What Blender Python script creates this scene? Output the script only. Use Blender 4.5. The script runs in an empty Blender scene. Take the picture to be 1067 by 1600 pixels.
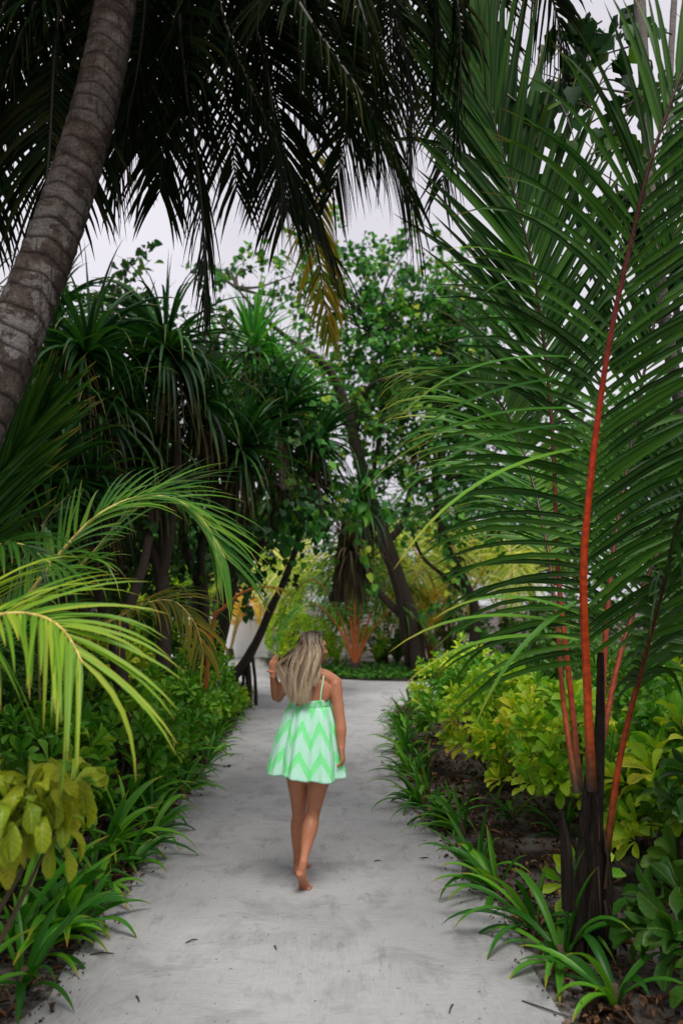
import bpy, math, random
import numpy as np
from mathutils import Vector, Matrix

R = math.radians
SC = bpy.context.scene
COL = SC.collection
random.seed(7)
RNG = np.random.default_rng(11)

# ------------------------------------------------------------------ camera
CAM = Vector((0.0, 0.0, 1.82))
TILT = R(6.39)
FPX = 1250.0
cd = bpy.data.cameras.new('camera')
cam = bpy.data.objects.new('camera', cd)
COL.objects.link(cam)
cam.location = CAM
cam.rotation_euler = (R(90) + TILT, 0, 0)
cd.sensor_fit = 'VERTICAL'
cd.sensor_height = 36.0
cd.sensor_width = 24.0
cd.lens = 36.0 * FPX / 1600.0
cd.clip_start = 0.05
cd.clip_end = 1500
cd.dof.use_dof = True
cd.dof.focus_distance = 5.3
cd.dof.aperture_fstop = 1.5
SC.camera = cam

# ------------------------------------------------------------------ sky and sun (soft overcast daylight)
SUN_EL, SUN_AZ = R(64), R(168)
world = bpy.data.worlds.new('World')
SC.world = world
world.use_nodes = True
wn = world.node_tree.nodes
wl = world.node_tree.links
wn.clear()
wo = wn.new('ShaderNodeOutputWorld')
bg = wn.new('ShaderNodeBackground')
sky = wn.new('ShaderNodeTexSky')
sky.sky_type = 'NISHITA'
sky.sun_disc = False
sky.sun_elevation = SUN_EL
sky.sun_rotation = SUN_AZ
sky.dust_density = 4.0
hs = wn.new('ShaderNodeHueSaturation')
hs.inputs['Saturation'].default_value = 0.10
wl.new(sky.outputs['Color'], hs.inputs['Color'])
tc = wn.new('ShaderNodeTexCoord')
cn = wn.new('ShaderNodeTexNoise')
cn.inputs['Scale'].default_value = 2.2
cn.inputs['Detail'].default_value = 5
wl.new(tc.outputs['Generated'], cn.inputs['Vector'])
cr = wn.new('ShaderNodeValToRGB')
cr.color_ramp.elements[0].position = 0.3
cr.color_ramp.elements[0].color = (4.2, 4.05, 4.5, 1)
cr.color_ramp.elements[1].position = 0.7
cr.color_ramp.elements[1].color = (6.0, 5.8, 6.35, 1)
wl.new(cn.outputs['Fac'], cr.inputs['Fac'])
mx = wn.new('ShaderNodeMixRGB')
mx.inputs['Fac'].default_value = 0.85
wl.new(hs.outputs['Color'], mx.inputs[1])
wl.new(cr.outputs['Color'], mx.inputs[2])
wl.new(mx.outputs['Color'], bg.inputs['Color'])
bg.inputs['Strength'].default_value = 0.149
wl.new(bg.outputs['Background'], wo.inputs['Surface'])

sd = bpy.data.lights.new('sun', 'SUN')
sun = bpy.data.objects.new('sun', sd)
COL.objects.link(sun)
sd.energy = 3.7
sd.angle = R(30)
sd.color = (1.0, 0.97, 0.93)
# direction towards the sun
_az = SUN_AZ
_dir = Vector((math.sin(_az) * math.cos(SUN_EL), math.cos(_az) * math.cos(SUN_EL), math.sin(SUN_EL)))
sun.rotation_euler = _dir.to_track_quat('Z', 'Y').to_euler()

SC.view_settings.view_transform = 'Standard'
SC.view_settings.look = 'None'
SC.view_settings.exposure = 0.1
SC.view_settings.gamma = 1.0
SC.render.engine = 'CYCLES'
SC.cycles.max_bounces = 6
SC.cycles.diffuse_bounces = 4
SC.cycles.glossy_bounces = 2
SC.cycles.transmission_bounces = 4
SC.cycles.use_denoising = True

# ------------------------------------------------------------------ helpers
CT, ST = math.cos(TILT), math.sin(TILT)


def ray(px, py):
    u, v = (px - 533.5) / FPX, (800.0 - py) / FPX
    return Vector((u, CT - v * ST, ST + v * CT))


def P(px, py, D):
    d = ray(px, py)
    return CAM + d * (D / d.y)


def G(px, py, z=0.0):
    d = ray(px, py)
    return CAM + d * ((z - CAM.z) / d.z)


def cat(pts, n, closed=False):
    """catmull-rom through rows of pts (any width), n samples"""
    p = np.array(pts, float)
    if len(p) == 2:
        t = np.linspace(0, 1, n)[:, None]
        return p[0] * (1 - t) + p[1] * t
    q = np.vstack([2 * p[0] - p[1], p, 2 * p[-1] - p[-2]])
    m = len(p) - 1
    t = np.linspace(0, m, n)
    i = np.minimum(t.astype(int), m - 1)
    f = (t - i)[:, None]
    a, b, c, d = q[i], q[i + 1], q[i + 2], q[i + 3]
    return 0.5 * (2 * b + (c - a) * f + (2 * a - 5 * b + 4 * c - d) * f ** 2 + (3 * b - a - 3 * c + d) * f ** 3)


def nrm(a):
    return a / np.maximum(np.linalg.norm(a, axis=-1, keepdims=True), 1e-9)


class MB:
    def __init__(self):
        self.V, self.F3, self.F4, self.A = [], [], [], []
        self.n = 0

    def add(self, V, F, rnd=0.5, along=0.0, across=0.0):
        V = np.asarray(V, float).reshape(-1, 3)
        k = len(V)
        A = np.empty((k, 3))
        A[:, 0] = np.broadcast_to(rnd, k)
        A[:, 1] = np.broadcast_to(along, k)
        A[:, 2] = np.broadcast_to(across, k)
        self.V.append(V)
        self.A.append(A)
        F = np.asarray(F, int)
        (self.F4 if F.shape[1] == 4 else self.F3).append(F + self.n)
        self.n += k

    def build(self, name, mat, parent=None, smooth=True):
        me = bpy.data.meshes.new(name)
        V = np.vstack(self.V)
        off = np.zeros(3)
        f4 = np.vstack(self.F4) if self.F4 else np.zeros((0, 4), int)
        f3 = np.vstack(self.F3) if self.F3 else np.zeros((0, 3), int)
        if parent is not None:
            V = V - np.array(world_loc(parent))
        me.vertices.add(len(V))
        me.vertices.foreach_set('co', V.astype(np.float32).ravel())
        lp = np.concatenate([f4.ravel(), f3.ravel()])
        me.loops.add(len(lp))
        me.loops.foreach_set('vertex_index', lp.astype(np.int32))
        tot = np.concatenate([np.full(len(f4), 4), np.full(len(f3), 3)])
        st = np.concatenate([[0], np.cumsum(tot)[:-1]])
        me.polygons.add(len(tot))
        me.polygons.foreach_set('loop_start', st.astype(np.int32))
        me.polygons.foreach_set('loop_total', tot.astype(np.int32))
        if smooth:
            me.polygons.foreach_set('use_smooth', np.ones(len(tot), bool))
        me.update(calc_edges=True)
        A = np.vstack(self.A)
        for i, nm in enumerate(('rnd', 'along', 'across')):
            at = me.attributes.new(nm, 'FLOAT', 'POINT')
            at.data.foreach_set('value', A[:, i].astype(np.float32))
        me.materials.append(mat)
        o = bpy.data.objects.new(name, me)
        COL.objects.link(o)
        if parent is not None:
            o.parent = parent
        return o


def world_loc(o):
    l = Vector(o.location)
    while o.parent is not None:
        o = o.parent
        l = l + Vector(o.location)
    return l


def tag(o, label=None, cat_=None, group=None, kind=None):
    if label: o['label'] = label
    if cat_: o['category'] = cat_
    if group: o['group'] = group
    if kind: o['kind'] = kind
    return o


def thing(name, loc, label, cat_, group=None):
    o = bpy.data.objects.new(name, None)
    o.empty_display_size = 0.2
    COL.objects.link(o)
    o.location = loc
    return tag(o, label, cat_, group)


def tube(mb, pts, rad, sides=10, rnd=0.5, cap=True, n=None, wob=0.0):
    pts = np.array([tuple(p) for p in pts], float)
    rad = np.array(rad, float) if np.ndim(rad) else np.full(len(pts), float(rad))
    if n:
        c = cat(np.hstack([pts, rad[:, None]]), n)
        pts, rad = c[:, :3], np.maximum(c[:, 3], 0.0005)
    m = len(pts)
    T = nrm(np.gradient(pts, axis=0))
    ref = np.array([0.0, 0, 1]) if abs(T[0, 2]) < 0.9 else np.array([1.0, 0, 0])
    X = nrm(np.cross(ref, T[0]))
    a = np.linspace(0, 2 * np.pi, sides, endpoint=False)
    V = np.empty((m, sides, 3))
    for i in range(m):
        X = nrm(X - T[i] * np.dot(X, T[i]))
        Y = np.cross(T[i], X)
        r = rad[i] * (1 + (RNG.normal(0, wob, sides) if wob else 0))
        V[i] = pts[i] + (np.cos(a) * r)[:, None] * X + (np.sin(a) * r)[:, None] * Y
    ii, jj = np.meshgrid(np.arange(m - 1), np.arange(sides), indexing='ij')
    a0 = ii * sides + jj
    b0 = ii * sides + (jj + 1) % sides
    F = np.stack([a0, b0, b0 + sides, a0 + sides], -1).reshape(-1, 4)
    al = np.repeat(np.linspace(0, 1, m), sides)
    mb.add(V, F, rnd, al, 0)
    if cap:
        for k, c in ((0, pts[0]), (m - 1, pts[-1])):
            base = V[k]
            j = np.arange(sides)
            F3 = np.stack([j, (j + 1) % sides, np.full(sides, sides)], -1)
            mb.add(np.vstack([base, c]), F3, rnd, float(k > 0), 0)


PROF = {
    'leaflet': lambda t: np.clip(np.minimum(t * 9 + 0.35, 1.0) * (1 - t ** 2.2) ** 0.8, 0.03, 1),
    'strap': lambda t: np.clip((0.55 + 0.9 * t) * (t < 0.45) + (t >= 0.45) * (1 - ((t - 0.45) / 0.55) ** 2) * 0.955, 0.03, 1),
    'spatula': lambda t: np.clip(np.where(t < 0.68, 0.13 + 0.87 * np.clip(t / 0.68, 0, 1) ** 1.7, np.sqrt(np.clip(1 - ((t - 0.68) / 0.335) ** 2, 0, 1))), 0.05, 1),
    'ellipse': lambda t: np.clip(np.sin(np.pi * np.clip(t, 0, 1) ** 0.85) ** 0.8, 0.06, 1),
    'pandan': lambda t: np.clip(1.0 - t ** 1.6, 0.03, 1),
}


def strips(mb, p0, d0, n0, L, W, droop, nseg=5, prof='leaflet', fold=0.25, rnd=None, wave=0.0, rnd_tip=None):
    """n bent, folded blades. p0,d0,n0: (n,3); L,W,droop: (n,) or scalars (droop = radians of bend per blade)."""
    p0 = np.asarray(p0, float); d = nrm(np.asarray(d0, float))
    n = len(p0)
    L = np.broadcast_to(L, n).astype(float); W = np.broadcast_to(W, n).astype(float)
    droop = np.broadcast_to(droop, n).astype(float)
    n0 = np.broadcast_to(n0, (n, 3)).astype(float)
    side = nrm(np.cross(d, n0))
    p = p0.copy()
    V = np.empty((n, nseg + 1, 3, 3))
    ts = np.linspace(0, 1, nseg + 1)
    w = PROF[prof](ts)
    for k in range(nseg + 1):
        s = nrm(side - d * np.sum(side * d, 1, keepdims=True))
        N = np.cross(s, d)
        hw = (W * w[k] / 2)[:, None]
        jit = (RNG.normal(0, 1, (n, 1)) * wave * W[:, None]) if wave else 0
        V[:, k, 0] = p - s * hw + N * hw * fold * 2 + N * jit
        V[:, k, 1] = p
        V[:, k, 2] = p + s * hw + N * hw * fold * 2 - N * jit
        if k < nseg:
            bend = (droop / nseg) * (0.35 + 1.3 * (k + 0.5) / nseg)
            # rotate towards -Z by bend, only as far as the blade is from vertical
            down = np.array([0, 0, -1.0])
            perp = down - d * (d @ down)[:, None]
            d = nrm(d + perp * np.tan(np.clip(bend, -0.7, 0.7))[:, None])
            p = p + d * (L / nseg)[:, None]
    per = (nseg + 1) * 3
    f = []
    for k in range(nseg):
        for c in range(2):
            a = k * 3 + c
            f.append((a, a + 1, a + 4, a + 3))
    f = np.array(f)
    F = (f[None] + (np.arange(n) * per)[:, None, None]).reshape(-1, 4)
    if rnd is None:
        rnd = RNG.random(n)
    rr = np.repeat(np.broadcast_to(rnd, n), per)
    al = np.tile(np.repeat(ts, 3), n)
    ac = np.tile(np.tile([-1.0, 0, 1.0], nseg + 1), n)
    mb.add(V, F, rr, al, ac)
    return p


def stamp(mb, tv, tf, org, X, Y, Z, sc, rnd=None):
    """copies of a small template mesh (tv in x,y,z) at org with axes X,Y,Z"""
    n, k = len(org), len(tv)
    tv = np.asarray(tv, float)
    V = (org[:, None] + sc[:, None, None] * (tv[None, :, 0:1] * X[:, None] + tv[None, :, 1:2] * Y[:, None] + tv[None, :, 2:3] * Z[:, None]))
    F = (np.asarray(tf)[None] + (np.arange(n) * k)[:, None, None]).reshape(-1, np.asarray(tf).shape[1])
    if rnd is None:
        rnd = RNG.random(n)
    mb.add(V, F, np.repeat(rnd, k), np.tile(tv[:, 1], n), np.tile(tv[:, 0], n))


HEART_V = [(0, 0, 0), (0, .45, -.03), (0, 1, -.16), (.32, -.12, .05), (.5, .2, .08), (.3, .65, .0), (-.32, -.12, .05), (-.5, .2, .08), (-.3, .65, .0)]
HEART_F = [(0, 3, 4, 1), (1, 4, 5, 2), (0, 1, 7, 6), (1, 2, 8, 7)]
OVAL_V = [(0, 0, 0), (0, .5, -.02), (0, 1, -.14), (.22, .25, .05), (.2, .7, .0), (-.22, .25, .05), (-.2, .7, .0)]
OVAL_F = [(0, 3, 4, 1), (1, 4, 2, 2), (0, 1, 6, 5), (1, 2, 2, 6)]
OVAL_V = [(0, 0, 0), (.2, .3, .05), (.2, .7, .02), (0, 1, -.12), (-.2, .7, .02), (-.2, .3, .05)]
OVAL_F = [(0, 1, 4, 5), (1, 2, 3, 4)]


def rand_dirs(n, zmin=-1, zmax=1):
    z = RNG.uniform(zmin, zmax, n)
    a = RNG.uniform(0, 2 * np.pi, n)
    r = np.sqrt(np.clip(1 - z * z, 0, 1))
    return np.stack([r * np.cos(a), r * np.sin(a), z], -1)


# ------------------------------------------------------------------ materials
def newmat(name):
    m = bpy.data.materials.new(name)
    m.use_nodes = True
    nt = m.node_tree
    nt.nodes.clear()
    out = nt.nodes.new('ShaderNodeOutputMaterial')
    return m, nt, out


def attr(nt, nm):
    a = nt.nodes.new('ShaderNodeAttribute')
    a.attribute_name = nm
    return a.outputs['Fac']


def ramp(nt, fac, stops, interp='LINEAR'):
    r = nt.nodes.new('ShaderNodeValToRGB')
    r.color_ramp.interpolation = interp
    while len(r.color_ramp.elements) > 1:
        r.color_ramp.elements.remove(r.color_ramp.elements[-1])
    r.color_ramp.elements[0].position = stops[0][0]
    r.color_ramp.elements[0].color = (*stops[0][1], 1)
    for p, c in stops[1:]:
        e = r.color_ramp.elements.new(p)
        e.color = (*c, 1)
    nt.links.new(fac, r.inputs['Fac'])
    return r.outputs['Color']


def noise(nt, scale, detail=4, rough=0.55, vec=None, dist=0.0):
    n = nt.nodes.new('ShaderNodeTexNoise')
    n.inputs['Scale'].default_value = scale
    n.inputs['Detail'].default_value = detail
    n.inputs['Roughness'].default_value = rough
    n.inputs['Distortion'].default_value = dist
    if vec is None:
        t = nt.nodes.new('ShaderNodeTexCoord')
        vec = t.outputs['Object']
    nt.links.new(vec, n.inputs['Vector'])
    return n.outputs['Fac']


def mapping(nt, scale, src='Object', rot=(0, 0, 0)):
    t = nt.nodes.new('ShaderNodeTexCoord')
    m = nt.nodes.new('ShaderNodeMapping')
    m.inputs['Scale'].default_value = scale
    m.inputs['Rotation'].default_value = rot
    nt.links.new(t.outputs[src], m.inputs['Vector'])
    return m.outputs['Vector']


def mixc(nt, fac, a, b, mode='MIX'):
    m = nt.nodes.new('ShaderNodeMixRGB')
    m.blend_type = mode
    for i, v in ((0, fac), (1, a), (2, b)):
        if isinstance(v, (int, float)):
            m.inputs[i].default_value = v
        elif isinstance(v, tuple):
            m.inputs[i].default_value = (*v, 1)
        else:
            nt.links.new(v, m.inputs[i])
    return m.outputs['Color']


def mth(nt, op, a, b=None, clamp=False):
    m = nt.nodes.new('ShaderNodeMath')
    m.operation = op
    m.use_clamp = clamp
    for i, v in ((0, a), (1, b)):
        if v is None: continue
        if isinstance(v, (int, float)): m.inputs[i].default_value = v
        else: nt.links.new(v, m.inputs[i])
    return m.outputs[0]


def bump(nt, h, strength=0.3, dist=0.02):
    b = nt.nodes.new('ShaderNodeBump')
    b.inputs['Strength'].default_value = strength
    b.inputs['Distance'].default_value = dist
    nt.links.new(h, b.inputs['Height'])
    return b.outputs['Normal']


def principled(nt, col, rough=0.6, spec=0.4, normal=None):
    p = nt.nodes.new('ShaderNodeBsdfPrincipled')
    if isinstance(col, tuple): p.inputs['Base Color'].default_value = (*col, 1)
    else: nt.links.new(col, p.inputs['Base Color'])
    if isinstance(rough, (int, float)): p.inputs['Roughness'].default_value = rough
    else: nt.links.new(rough, p.inputs['Roughness'])
    p.inputs['Specular IOR Level'].default_value = spec
    if normal is not None: nt.links.new(normal, p.inputs['Normal'])
    return p


def leafmat(name, stops, tip=None, tip0=0.75, tipamt=0.8, rib=None, ribw=0.12, rough=0.42, transl=0.3, spots=0.0, spotcol=(.2, .12, .03), spec=0.4, veins=0.0):
    """stops: colour ramp over each leaf's own random value"""
    m, nt, out = newmat(name)
    c = ramp(nt, attr(nt, 'rnd'), stops)
    big = noise(nt, 9.0, 3)
    c = mixc(nt, mth(nt, 'MULTIPLY', big, 0.5), c, mixc(nt, 1.0, c, (1.25, 1.1, 0.7), 'MULTIPLY'))
    al = attr(nt, 'along')
    if rib is not None:
        ac = mth(nt, 'ABSOLUTE', attr(nt, 'across'))
        f = mth(nt, 'LESS_THAN', ac, ribw)
        c = mixc(nt, mth(nt, 'MULTIPLY', f, 0.75), c, rib)
    if veins > 0:
        ab = mth(nt, 'ABSOLUTE', attr(nt, 'across'))
        fv = mth(nt, 'FRACT', mth(nt, 'SUBTRACT', mth(nt, 'MULTIPLY', al, 9.0), mth(nt, 'MULTIPLY', ab, 1.3)))
        fv = mth(nt, 'LESS_THAN', fv, .16)
        c = mixc(nt, mth(nt, 'MULTIPLY', fv, veins), c, mixc(nt, 1.0, c, (1.7, 1.5, 1.6), 'MULTIPLY'))
    if tip is not None:
        f = mth(nt, 'DIVIDE', mth(nt, 'SUBTRACT', al, tip0), 1 - tip0, True)
        f = mth(nt, 'MULTIPLY', f, mth(nt, 'MULTIPLY', attr(nt, 'rnd'), tipamt * 1.4), True)
        c = mixc(nt, f, c, tip)
    if spots > 0:
        sp = noise(nt, 55.0, 2)
        f = mth(nt, 'MULTIPLY', mth(nt, 'GREATER_THAN', sp, 0.66), spots)
        c = mixc(nt, f, c, spotcol)
    p = principled(nt, c, rough + .06, spec * .55)
    tr = nt.nodes.new('ShaderNodeBsdfTranslucent')
    tcx = mixc(nt, 1.0, c, (1.15, 1.25, 0.55), 'MULTIPLY')
    nt.links.new(tcx, tr.inputs['Color'])
    ms = nt.nodes.new('ShaderNodeMixShader')
    ms.inputs[0].default_value = transl
    nt.links.new(p.outputs[0], ms.inputs[1])
    nt.links.new(tr.outputs[0], ms.inputs[2])
    nt.links.new(ms.outputs[0], out.inputs['Surface'])
    return m


def simplemat(name, col, rough=0.7, spec=0.3, var=0.25, scale=12, bmp=0.2, bdist=0.01):
    m, nt, out = newmat(name)
    n = noise(nt, scale, 5)
    c = mixc(nt, n, tuple(x * (1 - var) for x in col), tuple(min(1, x * (1 + var)) for x in col))
    p = principled(nt, c, rough, spec, bump(nt, noise(nt, scale * 3, 4), bmp, bdist))
    nt.links.new(p.outputs[0], out.inputs['Surface'])
    return m


def gradmat(name, stops, rough=0.4, spec=0.4, bmp=0.15):
    """colour along the length of a stalk"""
    m, nt, out = newmat(name)
    c = ramp(nt, attr(nt, 'along'), stops)
    n = noise(nt, 30, 4)
    c = mixc(nt, ramp(nt, n, [(.42, (0, 0, 0)), (.62, (.75, .75, .75))]), c, mixc(nt, 1.0, c, (0.5, 0.38, 0.3), 'MULTIPLY'))
    s_ = noise(nt, 1.0, 4, .6, vec=mapping(nt, (120, 120, 5)))
    c = mixc(nt, mth(nt, 'MULTIPLY', s_, .5), c, mixc(nt, 1.0, c, (1.35, 1.5, 1.2), 'MULTIPLY'))
    p = principled(nt, c, rough, spec, bump(nt, s_, bmp * 2, 0.006))
    nt.links.new(p.outputs[0], out.inputs['Surface'])
    return m


M = {}
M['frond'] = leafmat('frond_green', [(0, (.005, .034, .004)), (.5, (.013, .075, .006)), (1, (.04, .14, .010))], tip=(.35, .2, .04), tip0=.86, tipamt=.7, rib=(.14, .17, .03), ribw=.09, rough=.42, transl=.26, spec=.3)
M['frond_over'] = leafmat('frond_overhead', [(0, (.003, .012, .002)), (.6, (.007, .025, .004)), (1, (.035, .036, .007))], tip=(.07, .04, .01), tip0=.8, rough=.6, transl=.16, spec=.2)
M['frond_yellow'] = leafmat('frond_yellow_green', [(0, (.07, .22, .012)), (.5, (.17, .34, .02)), (1, (.34, .44, .045))], tip=(.5, .35, .06), tip0=.8, rib=(.35, .42, .08), ribw=.12, rough=.38, transl=.4, spots=.5, spotcol=(.35, .25, .05))
M['frond_mid'] = leafmat('frond_mid_green', [(0, (.02, .12, .014)), (.5, (.05, .20, .018)), (1, (.13, .31, .028))], tip=(.35, .3, .05), tip0=.8, rib=(.28, .33, .06), ribw=.12, rough=.3, transl=.35, spec=.55)
M['frond_lit'] = leafmat('frond_yellow_tipped', [(0, (.02, .10, .015)), (.5, (.05, .19, .02)), (1, (.13, .32, .03))], tip=(.45, .38, .05), tip0=.66, tipamt=.8, rib=(.2, .25, .04), ribw=.1, rough=.38, transl=.35)
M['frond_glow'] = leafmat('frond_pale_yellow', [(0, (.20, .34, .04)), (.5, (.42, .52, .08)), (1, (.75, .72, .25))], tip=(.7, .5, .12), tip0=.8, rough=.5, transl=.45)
M['frond_gold'] = leafmat('frond_old_gold', [(0, (.08, .13, .015)), (.5, (.20, .19, .02)), (1, (.40, .26, .03))], rough=.55, transl=.4)
M['frond_dry'] = leafmat('frond_dry_brown', [(0, (.07, .11, .012)), (.5, (.24, .23, .025)), (1, (.48, .32, .035))], rough=.6, transl=.35)
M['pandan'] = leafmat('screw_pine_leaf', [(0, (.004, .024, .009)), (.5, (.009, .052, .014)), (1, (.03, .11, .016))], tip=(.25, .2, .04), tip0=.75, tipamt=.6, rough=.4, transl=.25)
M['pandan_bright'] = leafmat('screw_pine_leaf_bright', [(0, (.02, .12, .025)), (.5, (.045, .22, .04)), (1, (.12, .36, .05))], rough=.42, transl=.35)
M['pandan_dead'] = leafmat('screw_pine_dead_leaf', [(0, (.02, .018, .01)), (.5, (.045, .035, .018)), (1, (.09, .07, .03))], rough=.8, transl=.1)
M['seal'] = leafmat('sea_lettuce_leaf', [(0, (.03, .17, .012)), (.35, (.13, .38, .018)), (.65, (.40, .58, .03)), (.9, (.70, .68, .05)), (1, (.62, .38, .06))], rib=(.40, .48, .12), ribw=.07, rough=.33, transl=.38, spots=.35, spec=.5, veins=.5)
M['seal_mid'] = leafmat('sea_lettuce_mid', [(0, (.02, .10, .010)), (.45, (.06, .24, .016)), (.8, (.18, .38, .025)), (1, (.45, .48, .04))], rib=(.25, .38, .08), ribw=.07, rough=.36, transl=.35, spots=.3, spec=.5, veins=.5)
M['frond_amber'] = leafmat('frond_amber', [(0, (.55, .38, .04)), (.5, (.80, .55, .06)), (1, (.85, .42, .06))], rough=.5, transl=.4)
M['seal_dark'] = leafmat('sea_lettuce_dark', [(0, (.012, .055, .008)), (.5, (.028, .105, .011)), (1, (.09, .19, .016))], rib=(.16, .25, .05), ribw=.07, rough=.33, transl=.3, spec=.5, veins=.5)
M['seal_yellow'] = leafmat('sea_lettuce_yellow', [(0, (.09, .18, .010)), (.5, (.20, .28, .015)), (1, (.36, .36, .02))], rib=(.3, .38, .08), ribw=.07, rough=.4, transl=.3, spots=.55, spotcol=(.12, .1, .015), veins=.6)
M['strap'] = leafmat('strap_leaf', [(0, (.015, .09, .008)), (.5, (.04, .18, .012)), (1, (.12, .34, .018))], tip=(.5, .22, .02), tip0=.82, tipamt=.6, rib=(.04, .13, .012), ribw=.12, rough=.3, transl=.33, spec=.5)
M['heart'] = leafmat('heart_leaf', [(0, (.012, .07, .018)), (.45, (.045, .20, .04)), (.85, (.16, .40, .06)), (1, (.36, .44, .04))], rough=.42, transl=.42)
M['heart_dark'] = leafmat('heart_leaf_dark', [(0, (.008, .036, .012)), (.6, (.02, .08, .02)), (1, (.08, .17, .025))], rough=.4, transl=.35)
M['far'] = leafmat('far_tree_leaf', [(0, (.025, .09, .025)), (.5, (.05, .15, .035)), (1, (.11, .24, .05))], rough=.6, transl=.3)
M['cover'] = leafmat('ground_cover_leaf', [(0, (.02, .09, .012)), (.6, (.05, .19, .02)), (1, (.12, .3, .03))], rough=.45, transl=.3)
M['litter'] = leafmat('dead_leaf', [(0, (.02, .013, .010)), (.5, (.085, .045, .028)), (.85, (.20, .10, .055)), (1, (.32, .20, .13))], rough=.75, transl=.1)
M['stalk_red'] = gradmat('red_stalk', [(0, (.02, .014, .010)), (.03, (.16, .05, .012)), (.08, (.50, .065, .012)), (.16, (.60, .065, .012)), (.38, (.55, .045, .012)), (.55, (.20, .022, .012)), (.7, (.07, .016, .010)), (1, (.04, .015, .01))], .35, .5)
M['stalk_brown'] = gradmat('red_brown_stalk', [(0, (.02, .014, .010)), (.04, (.16, .05, .012)), (.14, (.40, .055, .012)), (.34, (.12, .022, .01)), (.5, (.03, .014, .008)), (1, (.03, .014, .008))])
M['stalk_orange'] = gradmat('orange_stalk', [(0, (.25, .07, .02)), (.3, (.5, .13, .03)), (1, (.25, .12, .03))], .4)
M['stalk_olive'] = gradmat('olive_stalk', [(0, (.12, .12, .03)), (.5, (.42, .36, .09)), (1, (.4, .36, .1))], .45)
M['stalk_gold'] = gradmat('gold_stalk', [(0, (.30, .22, .05)), (.5, (.62, .50, .16)), (1, (.55, .42, .1))], .4)
M['stalk_dark'] = gradmat('dark_stalk', [(0, (.03, .022, .012)), (1, (.018, .02, .01))], .6)
M['bark'] = simplemat('dark_bark', (.045, .034, .026), .85, .2, .5, 18, .9, .02)
M['bark_grey'] = simplemat('grey_bark', (.16, .14, .125), .85, .2, .4, 14, .8, .015)
M['stem'] = simplemat('shrub_stem', (.09, .065, .04), .8, .2, .4, 20, .5)

# ================================================================== SETTING: ground and path
def poly_sheet(name, pts, z, mat, kind='structure', sub=0):
    me = bpy.data.meshes.new(name)
    from mathutils.geometry import tessellate_polygon
    v = [Vector((p[0], p[1], z)) for p in pts]
    tri = tessellate_polygon([v])
    me.from_pydata([tuple(a) for a in v], [], [tuple(t) for t in tri])
    me.materials.append(mat)
    me.update()
    # make normals point up
    if me.polygons and me.polygons[0].normal.z < 0:
        me.flip_normals()
    o = bpy.data.objects.new(name, me)
    COL.objects.link(o)
    o['kind'] = kind
    return o


m, nt, out = newmat('sandy_soil')
v1 = noise(nt, 1.6, 6, .6)
v2 = noise(nt, 28, 6, .7)
c = ramp(nt, v1, [(.30, (.022, .016, .012)), (.46, (.06, .048, .038)), (.58, (.24, .22, .205))])
c = mixc(nt, v2, mixc(nt, 1.0, c, (.35, .32, .3), 'MULTIPLY'), c)
p = principled(nt, c, .95, .1, bump(nt, v2, .9, .04))
nt.links.new(p.outputs[0], out.inputs['Surface'])
M['soil'] = m

m, nt, out = newmat('brushed_pale_path')
base = ramp(nt, noise(nt, 0.9, 7, .62), [(.25, (.38, .378, .375)), (.5, (.46, .457, .455)), (.75, (.53, .527, .525))])
# trowelled patches of darker damp dust
st = ramp(nt, noise(nt, 2.7, 8, .68, dist=.6), [(.50, (0, 0, 0)), (.63, (1, 1, 1))])
c = mixc(nt, mth(nt, 'MULTIPLY', st, .38), base, (.21, .205, .20))
st2 = ramp(nt, noise(nt, 9, 6, .7, vec=mapping(nt, (1, .35, 1), rot=(0, 0, .4))), [(.56, (0, 0, 0)), (.68, (1, 1, 1))])
c = mixc(nt, mth(nt, 'MULTIPLY', st2, .42), c, (.19, .185, .18))
# broom lines running along the path
w = noise(nt, 1.0, 3, .6, vec=mapping(nt, (150, 5, 1), rot=(0, 0, R(4))))
wl_ = noise(nt, 1.0, 3, .6, vec=mapping(nt, (6, 130, 1), rot=(0, 0, R(10))))
reg = ramp(nt, noise(nt, 1.3, 2), [(.45, (0, 0, 0)), (.55, (1, 1, 1))])
wv = mixc(nt, reg, w, wl_)
c = mixc(nt, mth(nt, 'MULTIPLY', wv, .7), c, mixc(nt, 1.0, c, (.48, .48, .48), 'MULTIPLY'))
# dark specks of grit and leaf crumbs
sp = noise(nt, 34, 2, .5)
f = ramp(nt, sp, [(.72, (0, 0, 0)), (.75, (1, 1, 1))])
c = mixc(nt, mth(nt, 'MULTIPLY', f, .8), c, (.06, .05, .045))
gr_ = noise(nt, 160, 3, .7)
c = mixc(nt, mth(nt, 'MULTIPLY', gr_, .5), c, mixc(nt, 1.0, c, (.62, .62, .62), 'MULTIPLY'))
hb = mth(nt, 'ADD', mth(nt, 'MULTIPLY', wv, .5), noise(nt, 14, 8, .7))
p = principled(nt, c, .9, .15, bump(nt, hb, .75, .02))
nt.links.new(p.outputs[0], out.inputs['Surface'])
M['path'] = m

_S = 420.0
ground = poly_sheet('ground', [(-_S, -_S), (_S, -_S), (_S, _S), (-_S, _S)], 0.0, M['soil'])

PATH_L = [(-420, 2600), (-60, 1690), (35, 1600), (150, 1460), (232, 1340), (318, 1215), (360, 1145), (392, 1098), (398, 1075), (372, 1063), (300, 1058)]
PATH_R = [(1130, 2600), (940, 1700), (895, 1600), (835, 1500), (745, 1390), (690, 1320), (650, 1265), (622, 1200), (612, 1140), (614, 1108), (640, 1096), (760, 1090)]


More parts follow.
